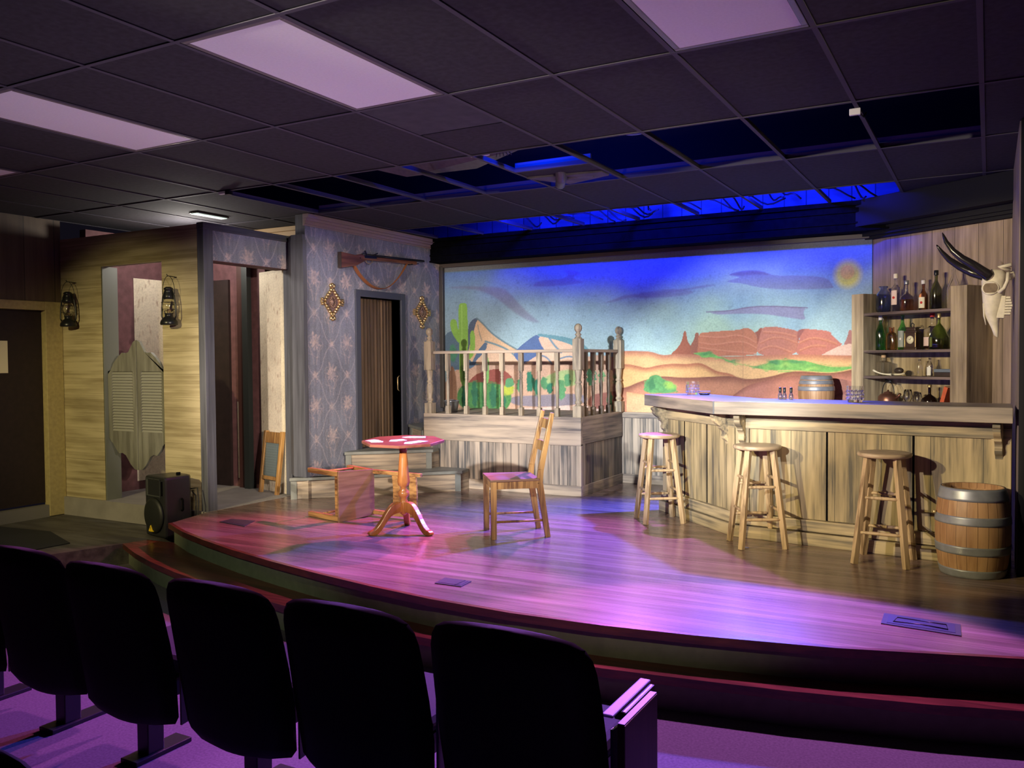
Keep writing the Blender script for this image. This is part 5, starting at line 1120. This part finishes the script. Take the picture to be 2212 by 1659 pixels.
MB().tube([(0.05 * math.cos(a), 0.05 * math.sin(a) * 0.6, 0.03) for a in [2 * PI * i / 20 for i in range(20)]], 0.003, 6, closed=True).build('rim', M['g_clear'], ash)
for k, (x, y, lb) in enumerate(((-1.345, 6.50, 'leftmost of the three small blue shot bottles beside the keg'), (-1.312, 6.49, 'middle one of the three small blue shot bottles beside the keg'), (-1.262, 6.475, 'small blue shot bottle closest to the keg'))):
    b2 = thing('shot_bottle', lb, 'bottle', (x, y, 1.0), 0, 'small bottles beside the keg')
    MB().lathe([(0.014, 0), (0.017, 0.01), (0.015, 0.03), (0.009, 0.048), (0.008, 0.055)], (0, 0, 0), 16).build('body', M['g_blue'], b2)
    MB().lathe([(0.009, 0.050), (0.010, 0.055), (0.010, 0.085), (0.007, 0.088)], (0, 0, 0), 14).build('cap', M['black_metal'], b2)

# ------------------------------------------------------------------ shelf cabinet behind the bar
cab = thing('shelf_cabinet', 'open weathered shelf cabinet of bottles against the angled wall behind the bar', 'cabinet', mat=AM)
cab.matrix_world = AM
s0_, s1_ = 0.045, 1.16; FD = -0.30
for a, b in ((s0_, 0.172), (1.018, s1_)): MB().box(a, b, FD - 0.018, FD, 0.0, 1.862).build('stile', M['cab_wood'], cab, bevel=0.003)
for a, b in ((0.172 - 0.02, 0.172), (s1_ - 0.02, s1_)): MB().box(a, b, FD, -0.002, 0.0, 1.862).build('side_panel', M['cab_wood'], cab)
MB().box(1.018, 1.03, FD, -0.002, 0.0, 1.862).build('side_panel', M['cab_wood'], cab)
MB().box(0.172, 1.018, -0.012, -0.002, 0.0, 1.690).build('back_panel', M['cab_wood'], cab)
SH = (1.690, 1.363, 1.140, 0.880)
for z in SH: MB().box(0.172, 1.018, FD - 0.01, -0.012, z - 0.022, z).build('shelf', M['shelf_wood'], cab)
def onshelf(s, d, z, rot=0.0): return AM @ Matrix.Translation((s, d, z)) @ Matrix.Rotation(rot, 4, 'Z')
def sthing(name, label, cat, s, d, z, rot=0.0, grp=None):
    Mx = onshelf(s, d, z, rot); o = thing(name, label, cat, mat=Mx, group=grp); o.matrix_world = Mx; return o
BG = 'bottles on the bar back shelves'
def bottle(label, s, z, h, r, mat, neck=0.012, sh=0.55, nk=0.72, cap=None, liquid=None, lab=None, d=-0.15, name='bottle', seg=24, labz=(0.18, 0.42), sq=False, stripe=None):
    o = sthing(name, label, 'bottle', s, d, z + 0.0005, 0.785 if sq else 0.0, BG)
    n = 4 if sq else seg
    prof = [(r * 0.92, 0), (r, 0.008), (r, h * sh), (r * 0.93, h * (sh + 0.05)), (r * 0.62, h * (sh + (nk - sh) * 0.6)), (neck * 1.15, h * nk), (neck, h * (nk + 0.04)), (neck, h * 0.95), (neck * 1.25, h * 0.955), (neck * 1.25, h)]
    MB().lathe(prof, (0, 0, 0), n, smooth=not sq).build('body', mat, o)
    if liquid:
        hl = liquid[1] * h; MB().lathe([(r * 0.86, 0.008), (r * 0.90, 0.014), (r * 0.90, min(hl, h * sh)), (0.001, min(hl, h * sh) + 0.0005)], (0, 0, 0), n, smooth=not sq).build('liquid', liquid[0], o)
    if cap: MB().lathe([(neck * 1.35, h * 0.90), (neck * 1.4, h * 0.91), (neck * 1.4, h * 1.02), (neck * 1.1, h * 1.03)], (0, 0, 0), 14).build('cap', cap, o)
    if lab:
        # curved label facing the room
        a0, a1 = -PI / 2 - 0.75 + 0.15, -PI / 2 + 0.75 + 0.15; m2 = MB(); k = 8
        z0, z1 = h * labz[0], h * labz[1]; rr = r * 1.02
        pts = [(rr * math.cos(a0 + (a1 - a0) * i / k), rr * math.sin(a0 + (a1 - a0) * i / k)) for i in range(k + 1)]
        pin = [(p[0] * 0.985, p[1] * 0.985) for p in pts]
        m2.prism(pts + pin[::-1], z0, z1); lo = m2.build('label', lab, o)
        if stripe:
            a = -PI / 2 + 0.2; q = (rr * 1.006 * math.cos(a), rr * 1.006 * math.sin(a), (z0 + z1) / 2)
            MB().lathe([(r * 0.30, 0), (r * 0.30, 0.001), (0.0005, 0.0012)], (0, 0, 0), 14, M=basis(q, (-math.sin(a), math.cos(a), 0), (0, 0, 1), (math.cos(a), math.sin(a), 0))).build('emblem', stripe, lo)
    return o
Z1, Z2, Z3, Z4 = SH
dj = sthing('glass_jug', 'round blue tinted glass jug at the left of the top shelf', 'jug', 0.245, -0.15, Z1 + 0.0005, 0, BG)
MB().lathe([(0.045, 0), (0.062, 0.02), (0.066, 0.06), (0.066, 0.13), (0.058, 0.17), (0.032, 0.20), (0.028, 0.215), (0.040, 0.225), (0.040, 0.235), (0.034, 0.235), (0.026, 0.212), (0.05, 0.165), (0.060, 0.12), (0.06, 0.05), (0.04, 0.01), (0.001, 0.008)], (0, 0, 0), 28).build('body', M['g_blue'], dj)
bottle('tall clear bottle with a white label and red dot on the top shelf', 0.372, Z1, 0.325, 0.037, M['g_clear'], 0.013, 0.62, 0.74, M['cream_label'], None, M['pink_label'], labz=(0.2, 0.58), stripe=M['red_ink'])
bottle('clear bottle half full of amber liquor on the top shelf', 0.482, Z1, 0.26, 0.056, M['g_clear'], 0.014, 0.44, 0.62, M['zinc'], (M['g_amber'], 0.40))
bottle('clear green tinged bottle behind the brown one on the top shelf', 0.610, Z1, 0.275, 0.046, M['g_clear'], 0.013, 0.55, 0.72, None, None, None, d=-0.10)
bottle('brown bottle with a cream label on the top shelf', 0.668, Z1, 0.245, 0.036, M['g_brown'], 0.012, 0.50, 0.68, M['white'], None, M['cream_label'], d=-0.18, labz=(0.08, 0.45), stripe=M['red_ink'])
bottle('tall dark green wine bottle on the top shelf', 0.765, Z1, 0.318, 0.046, M['g_dark'], 0.013, 0.50, 0.74, M['black_metal'])
bottle('tall clear decanter at the right end of the top shelf', 0.925, Z1, 0.335, 0.054, M['g_clear'], 0.014, 0.45, 0.80)
sw_ = bottle('green swing top bottle at the left of the second shelf', 0.215, Z2, 0.295, 0.040, M['g_green'], 0.012, 0.52, 0.80, M['white'])
MB().tube([(0.016, 0, 0.24), (0.030, 0, 0.27), (0.018, 0, 0.30), (-0.018, 0, 0.30), (-0.022, 0, 0.26)], 0.002, 6).build('wire_bail', M['hoop'], sw_)
fl = sthing('flask', 'squat copper tinted glass flask on the second shelf', 'flask', 0.330, -0.15, Z2 + 0.0005, 0, BG)
MB().lathe([(0.046, 0), (0.05, 0.02), (0.05, 0.12), (0.042, 0.145), (0.016, 0.16), (0.014, 0.175), (0.017, 0.18), (0.017, 0.19)], (0, 0, 0), 24, sy=0.65).build('body', M['g_copper'], fl)
for s_ in (-0.02, 0.0, 0.022): MB().lathe([(0.006, 0.15), (0.006, 0.195), (0.008, 0.2)], (s_, 0.0, 0), 8).build('spout', M['g_copper'], fl)
bottle('bright green bottle with a white label on the second shelf', 0.443, Z2, 0.30, 0.037, M['g_green'], 0.013, 0.56, 0.76, None, None, plain('silver label', (0.30, 0.34, 0.32), 0.5), labz=(0.08, 0.55), stripe=M['card'])
bottle('big clear bottle with a pink label and amber liquor on the second shelf', 0.690, Z2, 0.305, 0.068, M['g_clear'], 0.014, 0.52, 0.66, M['red_ink'], (M['g_amber'], 0.28), M['pink_label'], labz=(0.10, 0.34), d=-0.095)
bottle('wide green onion shaped bottle on the second shelf', 0.835, Z2, 0.285, 0.078, M['g_olive'], 0.011, 0.32, 0.74, M['foil'], d=-0.205)
bottle('slim clear bottle in the right corner of the second shelf', 0.968, Z2, 0.29, 0.034, M['g_clear'], 0.011, 0.55, 0.76, d=-0.09)
ck = sthing('mantel_clock', 'small dark mantel clock with a pale round face on the second shelf', 'clock', 0.550, -0.16, Z2)
MB().box(-0.062, 0.062, -0.035, 0.035, 0, 0.022).box(-0.05, 0.05, -0.028, 0.028, 0.022, 0.145).box(-0.062, 0.062, -0.035, 0.035, 0.145, 0.16).box(-0.045, 0.045, -0.026, 0.026, 0.16, 0.185).box(-0.055, 0.055, -0.03, 0.03, 0.185, 0.193).build('case', M['clock_wood'], ck, bevel=0.003)
cf = MB().lathe([(0.034, 0), (0.034, 0.004), (0.001, 0.004)], (0, 0, 0), 28, M=basis((0, -0.028, 0.085), (1, 0, 0), (0, 0, 1), (0, -1, 0))).build('dial', M['clock_face'], ck)
MB().beam((0, -0.033, 0.085), (0.012, -0.033, 0.103), 0.002).beam((0, -0.033, 0.085), (-0.012, -0.033, 0.092), 0.0025).build('hands', M['dark_ink'], cf)
for s_ in (-1, 1): MB().lathe([(0.006, 0.022), (0.004, 0.03), (0.004, 0.135), (0.006, 0.145)], (s_ * 0.052, -0.03, 0), 8).build('pillar', M['foil'], ck)
MB().tube([(-0.012, 0, 0.193), (-0.016, 0, 0.215), (0, 0, 0.228), (0.016, 0, 0.215), (0.012, 0, 0.193)], 0.004, 8).build('carry_loop', M['gun_metal'], ck)
bottle('square cut crystal decanter with a cork on the third shelf', 0.250, Z3, 0.175, 0.068, M['g_clear'], 0.014, 0.62, 0.74, M['cork'], sq=True, name='decanter')
bn = [tuple(AM @ Vector((0.22 + 0.19 * s_, -0.24 - 0.02 * math.sin(s_ * 3), Z3 + 0.012 + 0.035 * (1 - s_) ** 2))) for s_ in [i / 10 for i in range(11)]]
tag(MB().tube(bn, lambda u: 0.006 + 0.006 * (abs(u - 0.5) * 2) ** 3, 10).build('bone', M['bone']), 'slim curved bone lying on the third shelf in front of the decanter', 'bone')
po = sthing('animal_skull', 'little dark animal skull with pale jaw on the third shelf', 'skull', 0.432, -0.18, Z3)
MB().ball((0, 0, 0.045), 0.036, 1.25, 0.8, 0.75).build('cranium', M['leather_dark'], po)
MB().tube([(-0.055, -0.01, 0.012), (-0.02, -0.02, 0.012), (0.03, -0.02, 0.014), (0.065, -0.005, 0.022)], 0.008, 8).build('jaw', M['bone'], po)
bottle('small clear bottle, left of the two on the third shelf', 0.612, Z3, 0.145, 0.026, M['g_clear'], 0.010, 0.62, 0.8)
bottle('small clear bottle with a narrow white label on the third shelf', 0.712, Z3, 0.155, 0.026, M['g_clear'], 0.010, 0.60, 0.8, None, None, M['card'], labz=(0.05, 0.5))
bx_ = sthing('wooden_box', 'flat dark box at the right of the third shelf', 'box', 0.885, -0.17, Z3)
MB().box(-0.085, 0.085, -0.05, 0.05, 0, 0.035).build('base', M['leather_dark'], bx_, bevel=0.003)
MB().box(-0.086, 0.086, -0.051, 0.051, 0.036, 0.062).build('lid', M['book_blue'], bx_, bevel=0.003)
tw = sthing('goblet', 'little clear goblet on top of the flat box on the third shelf', 'glass', 0.955, -0.15, Z3 + 0.063)
MB().lathe([(0.022, 0), (0.004, 0.006), (0.004, 0.03), (0.022, 0.05), (0.026, 0.075), (0.022, 0.095), (0.020, 0.094), (0.023, 0.075), (0.002, 0.036)], (0, 0, 0), 18).build('glass', M['g_clear'], tw)
kt = sthing('kettle', 'old copper kettle with a hoop handle on the lowest shelf', 'kettle', 0.315, -0.17, Z4); kt.matrix_world = kt.matrix_world @ Matrix.Scale(1.25, 4)
MB().lathe([(0.062, 0), (0.068, 0.015), (0.066, 0.06), (0.052, 0.078), (0.03, 0.085), (0.03, 0.092), (0.008, 0.098), (0.006, 0.108), (0.001, 0.11)], (0, 0, 0), 28).build('pot', M['copper'], kt)
MB().tube([(0.06, 0, 0.05), (0.085, 0, 0.065), (0.10, 0, 0.085)], 0.009, 8).build('spout', M['copper'], kt)
MB().tube([(-0.05 * math.cos(a), 0, 0.08 + 0.09 * math.sin(a)) for a in [PI * i / 14 for i in range(15)]], 0.003, 8).build('handle', M['black_metal'], kt)
MB().tube([(-0.025, 0, 0.175), (0.03, 0, 0.168)], 0.007, 8).build('grip', M['black_metal'], kt)
for s_, sc_, lb in ((0.500, 1.25, 'larger of the two round snifters on the lowest shelf'), (0.600, 1.05, 'smaller of the two round snifters on the lowest shelf')):
    sn = sthing('snifter', lb, 'glass', s_, -0.15, Z4)
    MB().lathe([(0.026 * sc_, 0), (0.004, 0.005), (0.004, 0.018), (0.026 * sc_, 0.035), (0.034 * sc_, 0.06 * sc_), (0.022 * sc_, 0.115 * sc_), (0.020 * sc_, 0.114 * sc_), (0.031 * sc_, 0.06 * sc_), (0.002, 0.022)], (0, 0, 0), 22).build('glass', M['g_clear'], sn)
bottle('round dark bottle with a gold neck on the lowest shelf', 0.725, Z4, 0.185, 0.064, M['g_black'], 0.012, 0.34, 0.58, M['foil'], d=-0.17)
Rb = onshelf(0.875, -0.18, Z4) @ Matrix.Rotation(math.radians(17), 4, 'Y')
def book(label, Mx, col, w_, h_, d_):
    b_ = thing('book', label, 'book', mat=Mx, group='books on the lowest shelf'); b_.matrix_world = Mx
    MB().box(-w_ / 2, -w_ / 2 + 0.003, -d_ / 2, d_ / 2, 0, h_).box(w_ / 2 - 0.003, w_ / 2, -d_ / 2, d_ / 2, 0, h_).box(-w_ / 2, w_ / 2, -d_ / 2 - 0.003, -d_ / 2, 0, h_).build('cover', col, b_)
    MB().box(-w_ / 2 + 0.003, w_ / 2 - 0.003, -d_ / 2, d_ / 2 - 0.004, 0.004, h_ - 0.004).build('pages', M['cream_label'], b_)
book('leaning red orange book at the right of the lowest shelf', Rb, M['book_red'], 0.035, 0.185, 0.12)
book('upright grey blue book in the corner of the lowest shelf', onshelf(0.985, -0.18, Z4), M['book_blue'], 0.03, 0.17, 0.12)

# ------------------------------------------------------------------ cattle skull on the side wall
SM = basis((0.146, 6.86, 1.845), (-1, 0, 0), (0, -1, 0), (0, 0, 1)) @ Matrix.Scale(0.96, 4)   # local x out from the wall, local -y away from the viewer
sk = thing('cattle_skull', 'long bleached cattle skull with black horns mounted on the right side wall', 'skull', mat=SM); sk.matrix_world = SM
path = [(0.10, 0.055, 0.050), (0.118, 0.03, 0.085), (0.128, -0.03, 0.092), (0.130, -0.09, 0.088), (0.132, -0.15, 0.080), (0.136, -0.21, 0.071), (0.138, -0.265, 0.060), (0.130, -0.315, 0.044), (0.118, -0.37, 0.028), (0.112, -0.42, 0.016)]
mb = MB(); sg_ = 20; vs = []; fs = []
for i, (x, z, r) in enumerate(path):
    for k in range(sg_):
        a = 2 * PI * k / sg_; wide = r * (1.0 if i < 7 else 0.9)
        yy = wide * 0.85 * math.sin(a); xx = x + r * 0.85 * math.cos(a)
        vs.append((xx, yy, z + 0.01 * math.cos(a)))
for i in range(len(path) - 1):
    for k in range(sg_):
        j = (k + 1) % sg_; fs.append((i * sg_ + k, (i + 1) * sg_ + k, (i + 1) * sg_ + j, i * sg_ + j))
fs.append(tuple(range(sg_))); fs.append(tuple((len(path) - 1) * sg_ + k for k in range(sg_))[::-1])
mb.add(vs, fs, True); mb.build('skull_bone', M['bone'], sk)
nb = MB().tube([(0.190, 0.012, -0.18), (0.188, 0.014, -0.27), (0.176, 0.014, -0.335)], 0.020, 10, flat=0.5, r1=0.006).tube([(0.190, -0.012, -0.18), (0.188, -0.014, -0.27), (0.176, -0.014, -0.335)], 0.020, 10, flat=0.5, r1=0.006)
nb.build('nasal_bone', M['bone'], sk)
for sy in (1, -1):
    FMx = basis((0.150, sy * 0.068, -0.075), (1, 0, 0), (0, 0, 1), (0, -sy * 1.0, 0))
    MB().lathe([(0.045, -0.014), (0.038, -0.006), (0.03, 0.004), (0.001, 0.006)], (0, 0, 0), 20, M=FMx).build('eye_socket', M['bone_dark'], sk)
    MB().tube([(0.150 + 0.048 * math.cos(a), sy * (0.080 - 0.012 * abs(math.cos(a))), -0.075 + 0.042 * math.sin(a)) for a in [2 * PI * i / 20 for i in range(20)]], 0.009, 8, closed=True).build('eye_rim', M['bone'], sk)
    MB().tube([(0.10, sy * 0.078, -0.11), (0.065, sy * 0.085, -0.08), (0.045, sy * 0.075, -0.03), (0.04, sy * 0.06, 0.03)], 0.012, 8).build('cheek_bone', M['bone'], sk)
    te = MB()
    for i in range(7): te.cb((0.036 + 0.004 * abs(i - 3), sy * 0.035, -0.145 - i * 0.019), (0.05, 0.018, 0.016))
    te.build('teeth', M['bone'], sk, bevel=0.003)
    MB().beam((0.075, sy * 0.035, -0.13), (0.085, sy * 0.03, -0.29), 0.05, 0.025).build('jaw_bone', M['bone'], sk, bevel=0.006)
    MB().tube([(0.15, sy * 0.045, 0.012), (0.175, sy * 0.062, 0.022)], 0.036, 14).build('horn_core', M['bone'], sk)
hp1 = [(0.155, 0.055, 0.010), (0.20, 0.075, 0.045), (0.26, 0.085, 0.095), (0.33, 0.085, 0.145), (0.39, 0.08, 0.205), (0.435, 0.07, 0.275), (0.46, 0.06, 0.345)]
hp2 = [(0.155, -0.055, 0.012), (0.20, -0.078, 0.030), (0.27, -0.10, 0.058), (0.35, -0.105, 0.105), (0.42, -0.095, 0.16), (0.47, -0.085, 0.22), (0.505, -0.075, 0.275)]
for hp in (hp1, hp2): MB().tube([tuple(v) for v in [Vector(a).lerp(Vector(b), u / 3) for a, b in zip(hp, hp[1:]) for u in range(3)] + [Vector(hp[-1])]], lambda u: 0.037 * (1 - u) ** 0.62 + 0.003, 14).build('horn', M['horn'], sk)
MB().tube([(0.03, 0.03, 0.05), (0.09, 0.05, 0.075), (0.02, 0.055, 0.085)], 0.016, 8).tube([(0.0, 0.0, 0.02), (0.07, 0.0, 0.0)], 0.03, 10).build('occipital_bone', M['bone'], sk)

# ------------------------------------------------------------------ floor plates
def plate(label, P, mat, inner_mat=None, cat='floor plate'):
    cx = sum(p[0] for p in P) / 4; cy = sum(p[1] for p in P) / 4
    f_ = thing('floor_plate', label, cat, (cx, cy, 0.0))
    q = [(p[0] - cx, p[1] - cy) for p in P]
    MB().prism(q, 0.0002, 0.005).build('rim', mat, f_)
    qi = [(a * 0.86, b * 0.72) for a, b in q]
    ip = MB().prism(qi, 0.005, 0.0065).build('cover', inner_mat or mat, f_)
    return f_, q
f1, q1 = plate('large metal floor plate with a raised loop outline at the right front of the stage', [(-0.46, 4.723), (-0.114, 4.690), (-0.105, 4.50), (-0.456, 4.535)], M['steel'], M['steel_dark'])
MB().tube([(-0.11, 0.05, 0.007), (0.11, 0.03, 0.007), (0.12, -0.05, 0.007), (0.0, -0.02, 0.007), (-0.12, -0.03, 0.007)], 0.004, 6, closed=True).build('hinge_loop', M['black_metal'], f1)
f2, q2 = plate('small dark blue floor plate near the stage front edge', [(-2.85, 4.295), (-2.665, 4.300), (-2.655, 4.170), (-2.835, 4.165)], M['steel_dark'], M['steel_dark'])
MB().box(0.045, 0.052, -0.05, 0.055, 0.006, 0.009).build('lip', M['steel'], f2)
f3, q3 = plate('dark floor plate at the left of the stage near the loudspeaker', [(-5.49, 4.97), (-5.50, 5.10), (-5.26, 5.13), (-5.16, 4.92)], M['steel_dark'], M['steel'])
# tape mark
tag(MB().prism([(-1.475, 5.96), (-1.440, 5.955), (-1.442, 5.945), (-1.476, 5.950)], 0.0003, 0.001).build('tape_mark', M['blue_cable']), 'tiny blue tape mark on the floor under the middle stool', 'tape mark')

# ------------------------------------------------------------------ audience seats
ZF = -0.345
def theatre_seat(label):
    s = thing('theatre_seat', label, 'theatre seat', (0, 0, ZF), 0, 'black theatre seats in the front row')
    # padded back with rounded shoulders, leaning towards the audience
    rows = [(0.19, 0.15, 0.03), (0.205, 0.24, 0.02), (0.25, 0.285, 0.0), (0.42, 0.299, -0.02), (0.56, 0.298, -0.045), (0.68, 0.293, -0.07), (0.75, 0.288, -0.085), (0.79, 0.278, -0.093), (0.82, 0.258, -0.10), (0.838, 0.225, -0.105), (0.848, 0.165, -0.107), (0.851, 0.07, -0.108)]
    mb = MB(); vs = []; fs = []; n = 9
    for z, hw, y in rows:
        th = 0.045 if z < 0.80 else 0.045 * max(0.25, (0.862 - z) / 0.06)
        for side in (0, 1):
            for i in range(n):
                u = -1 + 2 * i / (n - 1); e = math.sqrt(max(0, 1 - abs(u) ** 3.5))
                yy = y - th * e - 0.02 * (1 - u * u) if side == 0 else y + th * e
                vs.append((hw * u * (1 if side == 0 else -1), yy, z))
    W2 = 2 * n
    for r in range(len(rows) - 1):
        for i in range(W2):
            j = (i + 1) % W2; fs.append((r * W2 + i, r * W2 + j, (r + 1) * W2 + j, (r + 1) * W2 + i))
    fs.append(tuple(range(W2))[::-1]); fs.append(tuple((len(rows) - 1) * W2 + i for i in range(W2)))
    mb.add(vs, fs, True).build('backrest', M['seat_fabric'], s)
    MB().box(-0.22, 0.22, 0.06, 0.44, 0.38, 0.45).build('seat_pad', M['seat_fabric'], s, bevel=0.03)
    MB().prism([(-0.2, 0.0), (0.2, 0.0), (0.2, 0.3), (-0.2, 0.3)], 0.30, 0.37).build('seat_pan', M['seat_plastic'], s)
    MB().prism([(0.0, 0.22), (0.32, 0.26), (0.34, 0.52), (0.0, 0.56)], 0.292, 0.300, M=Matrix(((0, 0, 1, 0), (1, 0, 0, 0), (0, 1, 0, 0), (0, 0, 0, 1)))).build('side_panel', M['seat_plastic'], s)
    MB().box(-0.035, 0.035, 0.05, 0.13, 0.02, 0.32).build('pedestal', M['seat_plastic'], s, bevel=0.004)
    MB().box(-0.05, 0.05, -0.02, 0.26, 0.0, 0.02).build('foot_plate', M['seat_plastic'], s, bevel=0.003)
    MB().box(0.278, 0.318, 0.06, 0.32, 0.565, 0.592).build('armrest', M['seat_plastic'], s, bevel=0.006)
    return s
seat0 = theatre_seat('black theatre seat back with the pale armrest at the right end of the row')
SY = 2.34
seat0.location = (-1.265, SY, ZF)
lbs = ['black theatre seat back second from the right end of the front row', 'black theatre seat back at the middle of the front row below the step', 'black theatre seat back fourth from the right in the front row', 'black theatre seat back at the left edge of the frame', 'black theatre seat of which only the lower edge shows at the left border']
for k, lb in enumerate(lbs):
    c = copy_tree(seat0); c.location = (-1.265 - 0.600 * (k + 1) - 0.02 * (k > 1), SY - 0.03 * (k < 3), ZF); c['label'] = lb
MB().box(0.262, 0.300, 0.0, 0.33, 0.592, 0.602).build('arm_cap', M['arm_plastic_bluelit'], seat0, bevel=0.006)
ep = MB().box(0.325, 0.350, -0.03, 0.25, 0.0, 0.592).build('end_panel', M['arm_panel'], seat0, bevel=0.003)
MB().box(0.327, 0.348, -0.028, 0.248, 0.5925, 0.596).build('end_panel_cap', M['arm_plastic_bluelit'], seat0)
c = copy_tree(seat0); c.location = (-2.15, 1.255, ZF - 0.09)
for ch in list(c.children):
    if ch.name.startswith(('arm_cap', 'end_panel')): bpy.data.objects.remove(ch)
c['label'] = 'black theatre seat of the second row, just its shoulder in the bottom left corner'; c['group'] = 'black theatre seats in the second row'
